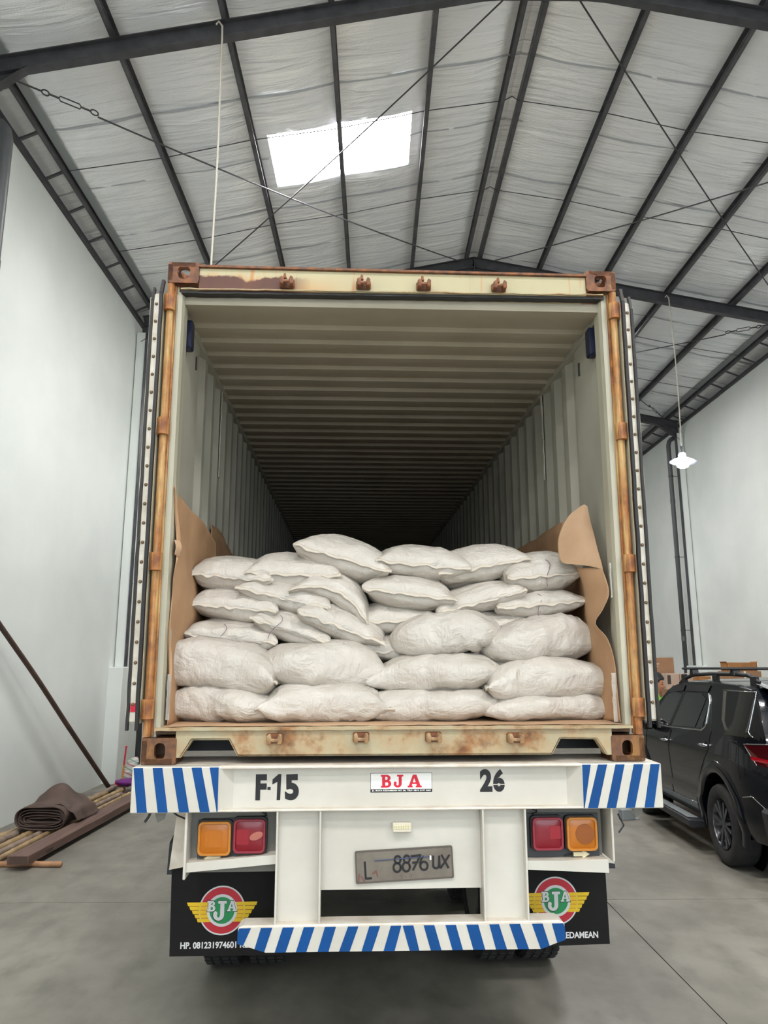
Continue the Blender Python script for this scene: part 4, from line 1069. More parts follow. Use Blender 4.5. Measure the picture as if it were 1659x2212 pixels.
# right sheet: peeled off the wall, top corner curling over
R1 = [  # columns run from the free inner edge to the outer edge, rows from top to bottom
 [(1.060, .315, 1.330), (1.075, .300, 1.338), (1.090, .290, 1.325)],
 [(1.005, .360, 1.285), (1.060, .300, 1.290), (1.103, .290, 1.245)],
 [(.960, .385, 1.205), (1.040, .290, 1.200), (1.110, .250, 1.150)],
 [(.938, .385, 1.120), (1.030, .275, 1.110), (1.112, .215, 1.070)],
 [(.940, .350, 1.030), (1.030, .265, 1.030), (1.112, .170, .990)],
 [(.965, .320, 1.005), (1.050, .240, .985), (1.110, .150, .955)]]
sheet('kraft_paper_sheet', R1, 30, 20, KRAFT2, 'pale brown paper flap curling inward above the right end of the sacks', amp=.003, seed=5)
R2 = [
 [(1.146, 1.05, 1.10), (1.110, .62, 1.03), (1.040, .36, .995), (1.110, .15, .960)],
 [(1.146, 1.05, .95), (1.120, .60, .90), (1.075, .33, .86), (1.120, .10, .830)],
 [(1.146, 1.05, .80), (1.125, .60, .76), (1.075, .33, .74), (1.090, .12, .745)],
 [(1.146, 1.05, .65), (1.128, .60, .64), (1.085, .35, .66), (1.058, .16, .670)],
 [(1.146, 1.05, .52), (1.130, .60, .52), (1.100, .35, .55), (1.105, .12, .590)],
 [(1.146, 1.05, .38), (1.130, .60, .38), (1.112, .35, .40), (1.121, .08, .470)],
 [(1.146, 1.05, .25), (1.130, .60, .25), (1.115, .35, .27), (1.121, .06, .330)],
 [(1.146, 1.05, .173), (1.130, .60, .173), (1.118, .35, .173), (1.124, .05, .178)]]
sheet('kraft_paper_sheet', R2, 40, 30, KRAFT, 'crumpled brown paper hanging between the right container wall and the sacks', amp=.006, seed=6)
sheet('kraft_paper_sheet', [[(1.148+.006*math.sin(i*2+k), .95+.42*i, .172+((1.36+.015*math.sin(i*3))-.172)*k/4) for k in range(5)] for i in range(5)], 24, 12, KRAFT, 'darker brown paper along the right container wall behind the curling flap', amp=.008, seed=12)
# floor paper
def fp(u, v):
    x = -1.135+2.27*u; y0 = .045+.010*nz(x*6, 3)+.006*nz(x*19, 1)+(.02 if .1 < x < .35 else 0)
    return (x, y0+(1.1-y0)*v, .1685+.0022*nz(x*7, v*9)+.003)
tag(G().grid(80, 10, fp).build('floor_paper', KRAFT2, None, solid=.0015, fix=False, mw=CW), 'brown paper sheet under the sacks on the container floor', 'paper')
# clear film remnants at the right post
FILM = pm('clear_film', (.9, .88, .82, 1), .12, trans=.75, ior=1.3)
def film(pts, wd, lab):
    g = G()
    for p, q in zip(pts, pts[1:]): g.obox(p, q, wd, .0015, up=(0, 1, .2))
    return tag(g.build('film_strip', FILM, None, mw=CW), lab, 'film')
film([(1.108+.006*nz(k*.9), .07+.004*nz(k), .42-.24*k/9) for k in range(10)], .022, 'crumpled clear plastic film strip at the foot of the right post')
film([(1.119+.003*nz(k*.7), .06, .98-.18*k/6) for k in range(7)], .008, 'thin shiny film strip on the right post beside the paper')
film([(-1.118+.005*nz(k*.9), .06, .42-.22*k/9) for k in range(10)], .018, 'clear plastic film strip at the foot of the left post')

# ================================================================== LEFT SIDE OF THE HALL
DARKWOOD = pm('dark_wood', hx(84, 64, 54), .7, hx(62, 46, 40), 6, stretch=(1, .2, 1), bmp=(20, .2))
BROWNWOOD = pm('brown_timber', hx(112, 86, 76), .65, hx(90, 68, 60), 5, stretch=(4, .3, 4), bmp=(18, .2))
PALEWOOD = pm('pale_stick', hx(176, 132, 96), .7, hx(154, 112, 80), 8)
BAMBOO = pm('bamboo', hx(186, 160, 116), .55, hx(148, 120, 88), 5)
BAMBOO2 = pm('bamboo_grey', hx(164, 144, 128), .6, hx(128, 110, 98), 5)
TARP = pm('brown_tarp', hx(92, 74, 66), .75, hx(74, 58, 52), 5, bmp=(30, .15))
def knobby(a, b, r, n, seed, taper=.85, node_gap=.33, kn=.18):
    a, b = Vector(a), Vector(b); L = (b-a).length; pts = []; R = []; k = 0
    ts = [i/n for i in range(n+1)]
    nodes = []; t = .1+.05*(seed % 3)
    while t < L: nodes.append(t/L); t += node_gap*(1+.15*nz(t*3, seed))
    for q in nodes: ts += [q-.008/L*1.5, q, q+.008/L*1.5]
    ts = sorted(set(min(max(t, 0), 1) for t in ts))
    for t in ts:
        w_ = Vector((nz(t*3, seed), nz(t*3, seed+9)*.3, nz(t*2.4, seed+5)))*.03*math.sin(PI*t)
        pts.append(a.lerp(b, t)+w_); R.append(r*(1-(1-taper)*t)*(1+(kn if any(abs(t-q) < 1e-6 for q in nodes) else 0)))
    return pts, R
def stick(name, a, b, r, mat, lab, cat, seed, group=None, **k):
    e = Vector(a); pts, R = knobby(Vector((0, 0, 0)), Vector(b)-e, r, 14, seed, **k)
    o = G().tube(pts, R, 10).build(name, mat, None, smooth=True); o.location = e
    return tag(o, lab, cat, group)
stick('leaning_pole', (-4.42, 9.12, .035), (-4.685, 4.05, 3.33), .036, DARKWOOD, 'long dark wooden pole leaning along the left wall', 'pole', 2, node_gap=.6, kn=.06)
ts = empty('timber_beam', (-3.61, 4.16, .055)); tag(ts, 'thick brown timber beam lying on the floor by the left wall', 'timber')
G().prism([(-.105, 0), (.105, 0), (.105, .09), (-.105, .09)], lambda p: (p[0], 0, p[1]), lambda p: (p[0]+.06, 4.6, p[1])).build('beam', BROWNWOOD, ts, bevel=.006)
G().box(-.085, .095, -.0015, .004, .012, .08).build('sawn_end', DARKWOOD, ts)
G().prism([(.103, .02), (.103, .05), (.1075, .05), (.1075, .02)], lambda p: (p[0]+.006, .40, p[1]), lambda p: (p[0]+.009, .56, p[1])).build('mortise', DARKWOOD, ts)
stick('round_stick', (-4.0, 4.34, .028), (-3.235, 4.31, .028), .027, PALEWOOD, 'pale round stick lying under the near end of the timber beam', 'stick', 4, taper=1, node_gap=9, kn=0)
stick('round_stick', (-3.98, 8.4, .028), (-3.25, 8.42, .028), .027, PALEWOOD, 'round stick under the far end of the timber beam', 'stick', 5, taper=1, node_gap=9, kn=0)
BAM = [((-4.60, 3.4), (-4.30, 8.12), 'bamboo pole nearest the left wall, its tip ending short behind the tarp'), ((-4.52, 3.5), (-4.262, 8.54), 'second bamboo pole from the left wall'),
       ((-4.33, 3.2), (-4.325, 9.14), 'longest bamboo pole with a thick rounded far tip'), ((-4.19, 3.0), (-4.115, 8.90), 'pale bamboo pole in the middle of the bundle'),
       ((-4.09, 2.9), (-4.005, 8.45), 'straight light bamboo pole second closest to the timber beam'), ((-3.99, 3.0), (-3.88, 8.53), 'thin bamboo pole lying closest to the timber beam')]
for i, (a, b, lab) in enumerate(BAM):
    stick('bamboo_pole', (*a, .04), (*b, .045), (.036, .034, .040, .036, .034, .028)[i], BAMBOO if i % 2 else BAMBOO2, lab, 'bamboo pole', 20+i, 'bamboo poles on the floor', taper=.9)
# folded tarpaulin on the bamboo
tp = tag(empty('folded_tarp', (-4.0, 5.95, .085)), 'folded brown tarpaulin bundle lying across the bamboo poles', 'tarp')
def foldring(cx, cz, w_, h_, y0, y1, seed):
    g = G(); n = 36; m = 14
    def f(i, j):
        a = 2*PI*j/n; t = i/m; y = y0+(y1-y0)*t
        c, s_ = math.cos(a), math.sin(a)
        x = cx+w_*sgnpow(c, .6)+.02*nz(t*3, a, seed)+.05*t; z = cz+h_*sgnpow(s_, .7)+.012*nz(t*4+seed, a*1.3)+.02*math.sin(t*PI)
        return (x+.10*(y-y0)*.1, y+.02*nz(a, seed), max(z, .0))
    vs = [f(i, j) for i in range(m+1) for j in range(n)]
    inner = [(v[0]*1, v[1]+(.004), v[2]) for v in vs[:n]]
    g.add(vs, [(i*n+j, i*n+(j+1) % n, (i+1)*n+(j+1) % n, (i+1)*n+j) for i in range(m) for j in range(n)]+[tuple(range(m*n, (m+1)*n))])
    return g
for i, (cx, cz, w_, h_, y0) in enumerate(((-.05, .125, .29, .125, -.30), (-.045, .12, .265, .095, -.292), (-.04, .115, .245, .068, -.284), (-.03, .108, .22, .044, -.276), (-.02, .10, .19, .022, -.268))):
    foldring(cx, cz, w_, h_, y0, .36, i*2.3).build('fold', TARP, tp, smooth=True, solid=.010, fix=False)
def cov(u, v):
    x = -.22+.60*u; y = -.22+.66*v
    pk = math.exp(-(((x+.03)/.20)**2+((y-.18)/.20)**2))
    z = .255+.19*pk-.05*sstep(.12, .38, x)*1.6-.10*sstep(.30, .38, x)+.02*nz(x*6, y*6)+.012*math.sin(x*26+y*9)*sstep(-.1, .3, x)
    return (x+.03*nz(y*4, 2), y+.02*nz(x*5), max(z, .02))
G().grid(34, 30, cov).build('top_fold', TARP, tp, smooth=True, solid=.006, fix=False)
# cleaning things in the corner
RED = pm('red_plastic', hx(196, 22, 50), .4); ORANGE = pm('orange_plastic', hx(206, 128, 40), .4); PURPLE = pm('purple_cloth', hx(122, 38, 132), .6, hx(100, 28, 112), 8)
bm_ = tag(empty('broom', (-4.33, 9.46, 0)), 'broom with red and orange handle leaning at the pedestal', 'broom')
G().tube([(0, 0, .10), (.012, .02, .34)], .014, 10).build('lower_handle', ORANGE, bm_); G().tube([(.012, .02, .34), (.024, .04, .62)], .014, 10).lathe([(.0, -.02), (.018, -.012), (.021, 0), (.016, .014), (0, .02)], 12, Matrix.Translation((.025, .041, .635))).build('upper_handle', RED, bm_)
G().prism([(-.12, .02), (.12, .02), (.10, .10), (-.10, .10)], lambda p: (p[0], -.02, p[1]), lambda p: (p[0], .02, p[1])).build('broom_head', RED, bm_); G().box(-.12, .12, -.025, .025, 0, .02).build('bristles', BLACKP, bm_)
SB = pm('bag_white', hx(214, 212, 206), .5, bmp=(10, .3)); 
m_, nt_, b_ = newmat('striped_bag'); setp(b_, rough=.5)
wv = node(nt_, 'ShaderNodeTexWave'); wv.inputs['Scale'].default_value = 2.2; wv.inputs['Distortion'].default_value = 1.5; nt_.links.new(coords(nt_, (1, .4, .7)), wv.inputs[0])
nt_.links.new(ramp(nt_, wv.outputs['Fac'], [(.0, hx(120, 160, 136)), (.09, hx(200, 198, 192)), (.93, hx(200, 198, 192)), (.97, hx(188, 120, 122))]), b_.inputs['Base Color'])
g, _ = make_sack(.44, .22, .20, 77, ('h', 't'), 0, .05)
sb = tag(empty('striped_bag', (-4.20, 9.62, .02)), 'small white bag with green and red stripes standing behind the broom', 'bag')
o = g.build('bag_body', m_, sb, smooth=True); o.rotation_euler = (0, -1.15, .3); o.location = (.05, 0, .20)
g = G()
def pb(u, v):
    a = 2*PI*u; f = PI*v; r = .17*math.sin(f)**.8*(1+.15*nz(math.cos(a)*2, math.sin(a)*2, v*4))
    return (r*1.3*math.cos(a), r*1.2*math.sin(a), .055-.055*math.cos(f)*1.0)
tag(G().grid(28, 14, pb).build('purple_bag', PURPLE, None, smooth=True, mw=Matrix.Translation((-4.05, 8.98, .09))), 'crumpled purple cloth bundle at the far end of the bamboo poles', 'cloth')

# ================================================================== RIGHT SIDE: CARTONS, PERSON
CARD = pm('cardboard', hx(158, 118, 86), .75, hx(142, 104, 76), 3); CARDB = pm('cardboard_brown', hx(170, 116, 66), .75, hx(150, 100, 56), 4); CARDP = pm('cardboard_pale', hx(188, 164, 146), .75)
CTAPE = pm('carton_tape', hx(226, 220, 206), .35); CDARK = pm('carton_print', hx(70, 62, 60), .7)
def carton(x, y, z, w_, d_, h_, mat, lab, rot=0, open_=False, tape=True, marks=None):
    e = tag(empty('cardboard_box', (x, y, z), (0, 0, rot)), lab, 'box', 'cartons stored by the right wall')
    if open_:
        g = G(); t = .006
        g.box(-w_/2, w_/2, -d_/2, d_/2, 0, t)
        for a in ((-w_/2, -w_/2+t, -d_/2, d_/2), (w_/2-t, w_/2, -d_/2, d_/2), (-w_/2, w_/2, -d_/2, -d_/2+t), (-w_/2, w_/2, d_/2-t, d_/2)): g.box(*a, 0, h_)
        g.build('box_body', mat, e)
        for sx in (-1, 1): G().obox((sx*w_/2, 0, h_), (sx*(w_/2+.02), 0, h_+.02), d_, .006, up=(0, 0, 1)).build('flap', mat, e)
    else:
        G().box(-w_/2, w_/2, -d_/2, d_/2, 0, h_).build('box_body', mat, e, bevel=.006)
        G().box(-w_/2+.002, w_/2-.002, -.004, .004, h_, h_+.0015).build('top_seam', CDARK, e)
    if tape: G().box(-.022, .022, -d_/2-.0015, -d_/2+.001, h_*.45, h_).build('tape', CTAPE, e)
    for (mx, mz, mw_, mh, mm) in (marks or []): G().box(mx-mw_/2, mx+mw_/2, -d_/2-.002, -d_/2, mz-mh/2, mz+mh/2).build('print_mark', mm, e)
    return e
CARDPR = pm('carton_pale_print', hx(206, 170, 148), .75)
carton(6.84, 14.80, 1.45, .56, .45, .70, CARD, 'tall brown carton on top of the stack left of the down pipe', -.25, tape=False, marks=[(-.13, .55, .16, .03, CARDPR), (-.15, .49, .12, .03, CARDPR)])
carton(6.83, 14.80, 0, .55, .5, .725, CARD, 'lowest carton of the stack under the tall brown carton'); carton(6.83, 14.80, .725, .55, .5, .725, CARD, 'middle carton of the stack under the tall brown carton')
carton(6.79, 14.1, 1.42, .30, .3, .36, CARDP, 'small pale carton with a dark printed patch in front of the tall carton', marks=[(-.09, .22, .08, .2, CDARK)], tape=False)
carton(7.08, 14.0, 1.42, .26, .3, .36, CARDP, 'small pale taped carton right of the one with the dark patch')
carton(6.95, 14.05, 0, .62, .5, 1.42, CARD, 'large carton carrying the two small pale cartons')
carton(7.45, 13.6, 1.35, .52, .4, .37, CARDB, 'brown carton seen between the roof rails of the car'); carton(7.45, 13.6, 0, .6, .5, 1.35, CARD, 'large carton under the brown one behind the roof rails')
carton(7.68, 12.55, 1.84, .64, .30, .18, CARDB, 'flat brown open carton on top, above the car roof bars', .0, open_=True, tape=False); carton(7.70, 12.6, 0, .7, .5, .92, CARD, 'lower carton of the stack under the flat open carton'); carton(7.70, 12.6, .92, .7, .5, .92, CARD, 'upper carton of the stack under the flat open carton')
for o in [c for c in COL.objects if c.name.startswith('flap')][:0]: pass
# person behind the car bonnet, facing right and reaching out
SKIN = pm('skin', hx(176, 118, 88), .5); HAIR = pm('black_hair', hx(22, 18, 18), .45, bmp=(60, .4)); SHIRT = pm('green_shirt', hx(110, 176, 40), .75); TROUS = pm('dark_trousers', hx(44, 48, 62), .8)
per = tag(empty('person', (4.43, 8.75, 0)), 'person with black hair in a green shirt, head visible between container and car', 'person')
def skinned(name, verts, edges, mats, matf, parent, sub=2, root=0):
    me = bpy.data.meshes.new(name); me.from_pydata([v[0] for v in verts], edges, [])
    o = bpy.data.objects.new(name, me); COL.objects.link(o); o.parent = parent
    md = o.modifiers.new('skin', 'SKIN'); sk = me.skin_vertices[0].data if me.skin_vertices else None
    if sk is None:
        bm = bmesh.new(); bm.from_mesh(me); bm.verts.layers.skin.verify(); bm.to_mesh(me); bm.free(); sk = me.skin_vertices[0].data
    for q, v in zip(sk, verts): q.radius = (v[1], v[1] if len(v) < 3 else v[2])
    sk[root].use_root = True
    md.use_smooth_shade = True; s_ = o.modifiers.new('sub', 'SUBSURF'); s_.levels = sub; s_.render_levels = sub
    for m in mats: me.materials.append(m)
    dg = bpy.context.evaluated_depsgraph_get(); ev = o.evaluated_get(dg); nm = bpy.data.meshes.new_from_object(ev)
    o.modifiers.clear(); o.data = nm
    for m in mats:
        if m.name not in [x.name for x in nm.materials if x]: nm.materials.append(m)
    for p in nm.polygons: p.material_index = matf(p.center); p.use_smooth = True
    return o
V = [((0, 0, .92), .13, .11), ((0, 0, 1.12), .14, .11), ((.01, 0, 1.32), .16, .12), ((.02, 0, 1.42), .11, .09), ((.03, 0, 1.50), .055, .055), ((.05, 0, 1.56), .055, .055),
     ((.02, -.19, 1.39), .06), ((.17, -.23, 1.47), .055), ((.36, -.22, 1.46), .042), ((.44, -.21, 1.45), .032), ((.52, -.21, 1.45), .034),
     ((.02, .19, 1.39), .06), ((.12, .24, 1.18), .048), ((.30, .2, 1.14), .038), ((.38, .19, 1.15), .03),
     ((0, -.10, .86), .095), ((.03, -.11, .48), .065), ((-.02, -.11, .09), .045), ((.12, -.12, .04), .04),
     ((0, .10, .86), .095), ((.03, .11, .48), .065), ((-.02, .11, .09), .045), ((.12, .12, .04), .04)]
Ed = [(0, 1), (1, 2), (2, 3), (3, 4), (4, 5), (3, 6), (6, 7), (7, 8), (8, 9), (9, 10), (3, 11), (11, 12), (12, 13), (13, 14), (0, 15), (15, 16), (16, 17), (17, 18), (0, 19), (19, 20), (20, 21), (21, 22)]
def pmat(c):
    if c.z > 1.50 and abs(c.y) < .08: return 0
    if c.x > .30 and c.z > 1.0: return 0
    if c.z > .93: return 1
    return 2 if c.z > .08 else 3
body = skinned('body', V, Ed, [SKIN, SHIRT, TROUS, BLACKP], pmat, per)
# fingers of the reaching hand
g = G()
for k, (dy, ln) in enumerate(((-.032, .060), (-.012, .075), (.010, .078), (.030, .068))): g.tube([(.53, -.21+dy*.8, 1.45), (.53+ln*.6, -.21+dy, 1.452), (.53+ln, -.21+dy, 1.435)], [.009, .0085, .006], 8)
g.tube([(.50, -.245, 1.445), (.53, -.268, 1.44), (.56, -.275, 1.435)], [.010, .009, .007], 8); g.build('fingers', SKIN, per, smooth=True)
# head: facing +x, tipped down a little
def headfn(u, v):
    a = 2*PI*u; f = PI*v; c, s = math.cos(a), math.sin(a)
    r = math.sin(f)**.9; z = -math.cos(f)
    x, y = .108*r*c, .085*r*s
    zz = .145*z
    if z < -.2: x *= 1-.18*(-.2-z); y *= 1-.40*(-.2-z)
    if c > 0:
        x += .030*math.exp(-((s)/.16)**2-((z+.16)/.15)**2)*r          # nose
        x -= .012*math.exp(-((abs(s)-.36)/.14)**2-((z-.06)/.10)**2)*r  # eye sockets
        x += .010*math.exp(-(s/.30)**2-((z+.50)/.09)**2)*r             # lips
        x += .012*math.exp(-(s/.25)**2-((z+.82)/.14)**2)               # chin
        x += .006*math.exp(-(s/.5)**2-((z-.20)/.10)**2)*r              # brow
    return (x, y, zz)
HM = Matrix.Translation((.035, 0, 1.665)) @ Matrix.Rotation(.16, 4, 'Y') @ Matrix.Rotation(-.45, 4, 'Z') @ Matrix.Scale(1.24, 4)
hd = G().grid(40, 32, headfn).build('head', SKIN, per, smooth=True, merge=True); hd.matrix_local = HM
def hair(u, v):
    a = 2*PI*u; c = math.cos(a)
    lim = .36+.30*sstep(.75, -.25, c) if False else (.36+.30*min(max((.75-c)/1.0, 0), 1))
    p = Vector(headfn(u, 1-v*lim)); n = p.normalized(); k = .020+.006*nz(p.x*50, p.y*50, p.z*50)
    return p+n*(k if v < .98 else .004)
G().grid(48, 18, hair).build('hair', HAIR, hd, smooth=True)
for s in (-1, 1):
    G().lathe([(0, -.008), (.022, -.006), (.030, .002), (.020, .008), (0, .004)], 12, Matrix.Translation((-.005, s*.084, -.005)) @ Matrix.Rotation(PI/2, 4, 'X') @ Matrix.Diagonal((.75, 1.1, 1, 1))).build('ear', SKIN, hd, smooth=True)
    G().lathe([(0, -.012), (.009, -.008), (.012, 0), (.009, .008), (0, .012)], 10, Matrix.Translation((.088, s*.032, .008)) @ Matrix.Rotation(PI/2, 4, 'Y')).build('eye', BLACKP, hd, smooth=True)
    G().obox((.100, s*.018, .030), (.088, s*.050, .030), .008, .007).build('eyebrow', HAIR, hd)
# grey metal stand on the floor near the front wheel of the car
g = G().prism([(-.09, 0), (.11, 0), (.04, .13), (-.09, .13)], lambda p: (p[0], -.05, p[1]), lambda p: (p[0], .05, p[1]))
ck = tag(empty('wheel_chock', (3.17, 6.55, 0), (0, 0, .3)), 'small grey metal wheel chock on the floor under the right end of the beam', 'chock')
g.build('wedge', ZINC, ck, bevel=.006); G().box(.11, .17, -.045, .045, 0, .008).build('foot_plate', ZINC, ck)

# ================================================================== CAR
PAINT = pm('car_paint', hx(7, 10, 18), .25, metal=.1, coat=.55, coatr=.03, spec=.25)
CGLASS = pm('car_glass', hx(14, 16, 20), .03, spec=.9, coat=1.0, coatr=.02)
CHROME = pm('chrome', hx(210, 214, 220), .12, metal=1.0)
PLASTIC = pm('black_plastic', hx(26, 27, 30), .5); SEAMC = pm('seam_black', hx(8, 8, 10), .6)
ALLOY = pm('alloy', hx(92, 94, 98), .3, metal=.8); TAILR = pm('tail_red', hx(150, 10, 24), .12, coat=1); TAILD = pm('tail_dark', hx(60, 6, 12), .1, coat=1)
car = tag(empty('car', (4.307, 4.20, 0), (0, 0, -.055)), 'dark blue-black off-road car with roof bars parked on the right', 'car')
ZT = [(-1.02, .66), (-1.01, .95), (-.98, 1.20), (-.90, 1.45), (-.80, 1.66), (-.66, 1.765), (-.30, 1.80), (.3, 1.815), (.9, 1.815), (1.4, 1.79), (1.75, 1.72), (2.1, 1.53), (2.5, 1.28), (2.7, 1.215), (3.2, 1.15), (3.5, 1.06), (3.66, .85), (3.70, .6)]
def lerp_tab(T, x):
    if x <= T[0][0]: return T[0][1]
    for (a, b), (c, d) in zip(T, T[1:]):
        if x <= c: return b+(d-b)*(x-a)/(c-a)
    return T[-1][1]
def ztop(y): return lerp_tab(ZT, y)
def wb(y):
    w_ = .925
    if y < -.45: w_ -= .13*((-.45-y)/.55)**2
    if y > 2.5: w_ -= .20*((y-2.5)/1.2)**2
    return w_
def zbelt(y): return 1.275-.05*max(min(y, 2.2), -1)
def side_x(y, z):
    w_ = wb(y); b = zbelt(y)
    if z < .60: return w_-.045*((.60-z)/.22)**2
    if z < b: return w_-.016*((z-.92)/.30)**2+.006*math.exp(-((z-1.02)/.05)**2)
    return w_-.022-(z-b)*.30
def body_mesh():
    st = [-1.02, -1.01, -.99, -.95, -.90, -.85, -.80, -.73, -.66, -.55, -.40, -.2, 0, .2, .4, .7, 1.0, 1.3, 1.5, 1.65, 1.8, 1.95, 2.1, 2.3, 2.5, 2.6, 2.75, 3.0, 3.2, 3.4, 3.5, 3.6, 3.66, 3.70]
    N = 30; g = G(); ring = None; vs = []; n = 0
    for y in st:
        t = ztop(y); zs = t-.075; half = []
        for k in range(20):
            z = .36+(zs-.36)*k/19; half.append((side_x(y, max(z, .36)), z))
        xs = half[-1][0]
        for k in range(1, 9):
            a = k/8*PI/2
            half.append((xs*(1-.10*(1-math.cos(a)))-.0 if k < 3 else xs*math.cos((k-2)/6*PI/2)**.9*.97, zs+.075*(math.sin(a)**.8)+.0))
        half[-1] = (0, t+.012)
        L = [(-x, y, z) for x, z in half]; R = [(x, y, z) for x, z in half[:-1]][::-1]
        row = L+R; n = len(row); vs += row
    fs = [(i*n+j, i*n+(j+1) % n, (i+1)*n+(j+1) % n, (i+1)*n+j) for i in range(len(st)-1) for j in range(n)]+[tuple(range(n)), tuple(range((len(st)-1)*n, len(st)*n))]
    return g.add(vs, fs)
bo = body_mesh().build('body_shell', PAINT, car, smooth=True)
cut = G()
for y in (0, 2.745):
    for s in (-1, 1): cut.lathe([(.47, -.22), (.47, .22)], 40, Matrix.Translation((s*.86, y, .41)) @ Matrix.Rotation(PI/2, 4, 'Y'))
co = cut.build('cutter', PLASTIC); md = bo.modifiers.new('b', 'BOOLEAN'); md.object = co; md.operation = 'DIFFERENCE'; md.solver = 'EXACT'
co.parent = car
bpy.context.view_layer.update()
nm_ = bpy.data.meshes.new_from_object(bo.evaluated_get(bpy.context.evaluated_depsgraph_get())); bo.modifiers.clear(); bo.data = nm_; bpy.data.objects.remove(co); nm_.name = 'body_shell'
auto_smooth(bo, .5)
def side_patch(name, poly, mat, off, s, par=car, th=.0):
    V2, F2 = poly_mesh([poly]); g = G()
    g.add([(s*(side_x(y, z)+off), y, z) for y, z in V2], F2); o = g.build(name, mat, par, fix=False)
    if th: md = o.modifiers.new('s', 'SOLIDIFY'); md.thickness = th; md.offset = 0
    return o
def side_line(name, pts, r, mat, off, s, par=car, sub=6):
    P = []
    for a, b in zip(pts, pts[1:]):
        for k in range(sub): t = k/sub; y, z = a[0]+(b[0]-a[0])*t, a[1]+(b[1]-a[1])*t; P.append((s*(side_x(y, z)+off), y, z))
    y, z = pts[-1]; P.append((s*(side_x(y, z)+off), y, z))
    return G().tube(P, r, 6).build(name, mat, par, smooth=True)
for s in (-1, 1):
    fd = empty('front_door'); fd.parent = car; rd = empty('rear_door'); rd.parent = car
    side_patch('window', [(2.20, 1.235), (1.47, 1.25), (1.24, 1.62), (1.62, 1.655), (1.85, 1.56)], CGLASS, .004, s, fd)
    side_patch('window', [(1.37, 1.25), (.58, 1.29), (.42, 1.60), (.60, 1.655), (1.12, 1.645)], CGLASS, .004, s, rd)
    side_patch('quarter_glass', [(.54, 1.29), (.36, 1.30), (.30, 1.60), (.39, 1.60)], CGLASS, .004, s, rd)
    side_patch('rain_visor', [(1.14, 1.665), (.40, 1.675), (.35, 1.745), (1.10, 1.735)], PLASTIC, .010, s, rd); side_patch('rain_visor', [(1.78, 1.625), (1.20, 1.665), (1.17, 1.73), (1.62, 1.715)], PLASTIC, .010, s, fd)
    side_patch('door_pillar', [(1.47, 1.25), (1.38, 1.25), (1.12, 1.66), (1.22, 1.66)], SEAMC, .003, s)
    side_line('belt_trim', [(2.25, 1.215), (1.4, 1.232), (.36, 1.278), (.27, 1.32), (.29, 1.58), (.36, 1.655)], .010, CHROME, .004, s)
    side_patch('cargo_window', [(-.02, 1.70), (-.13, 1.42), (-.26, 1.325), (-.72, 1.34), (-.74, 1.70)], CGLASS, .004, s)
    side_line('window_trim', [(-.02, 1.71), (-.74, 1.71), (-.735, 1.345), (-.80, 1.30)], .006, CHROME, .003, s)
    side_line('door_seam', [(1.36, 1.20), (1.44, .98), (1.42, .72), (1.40, .48)], .006, SEAMC, -.001, s); side_line('door_seam', [(.25, 1.58), (.10, 1.28), (.16, 1.10), (.42, .86), (.52, .62), (.50, .48)], .006, SEAMC, -.001, s)
    side_line('door_seam', [(2.30, 1.2), (2.36, .9), (2.30, .48)], .006, SEAMC, -.001, s)
    for par, y, z in ((fd, 1.54, 1.075), (rd, .27, 1.135)):
        h = empty('door_handle'); h.parent = par; h.location = (s*side_x(y, z), y, z)
        G().prism(rrect(-.05, .05, -.035, .035, .03, 4), lambda p: (s*.001, p[0], p[1]), lambda p: (s*.004, p[0], p[1])).build('cup', SEAMC, h)
        G().tube([(0, -.11, 0), (s*.035, -.09, 0), (s*.045, -.02, 0), (s*.04, .07, 0), (0, .10, 0)], [.014, .016, .016, .016, .012], 10).build('grip', CHROME, h, smooth=True)
    # flared wheel arches
    for y in (0, 2.745):
        g = G(); n = 28
        def ar(i, j):
            a = math.radians(-14+208*i/n); r = (.475, .475, .50, .585, .60)[j]; of = (-.03, .014, .020, .016, -.004)[j]
            yy, zz = y+r*math.cos(a)*1.02, .41+r*math.sin(a)
            return (s*(side_x(yy, max(zz, .42))+of), yy, zz)
        g.add([ar(i, j) for i in range(n+1) for j in range(5)], [(i*5+j, i*5+j+1, (i+1)*5+j+1, (i+1)*5+j) for i in range(n) for j in range(4)]); g.build('wheel_arch', PAINT, car, smooth=True, fix=False)
        G().lathe([(.0, 0), (.47, 0)], 32, Matrix.Translation((s*.64, y, .41)) @ Matrix.Rotation(PI/2, 4, 'Y')).build('wheel_well', SEAMC, car)
    sb_ = empty('side_step'); sb_.parent = car
    G().prism([(.88, .33), (1.06, .34), (1.075, .30), (1.04, .25), (.88, .26)], lambda p: (s*p[0], .48, p[1]), lambda p: (s*p[0], 2.25, p[1])).build('step_board', PLASTIC, sb_, bevel=.01)
    G().prism([(.93, .338), (1.045, .345), (1.045, .349), (.93, .342)], lambda p: (s*p[0], .60, p[1]), lambda p: (s*p[0], 2.2, p[1])).build('tread', ZINC, sb_)
    side_line('sill_trim', [(2.2, .47), (.55, .49)], .006, CHROME, .002, s)
    side_line('fuel_lid', [(-.36, 1.235), (-.55, 1.24), (-.53, 1.06), (-.35, 1.06), (-.36, 1.235)], .004, SEAMC, -.001, s)
    side_line('bumper_seam', [(-.56, .735), (-.74, .77), (-.86, .70), (-.98, .60)], .006, CHROME if s < 0 else SEAMC, -.002, s)
    tl = empty('tail_lamp'); tl.parent = car
    side_patch('lens', [(-.70, 1.225), (-1.0, 1.25), (-1.0, 1.05), (-.84, 1.07)], TAILD, .012, s, tl, .01); side_patch('light_bar', [(-.80, 1.10), (-1.0, 1.085), (-1.0, 1.12), (-.79, 1.135)], TAILR, .019, s, tl)
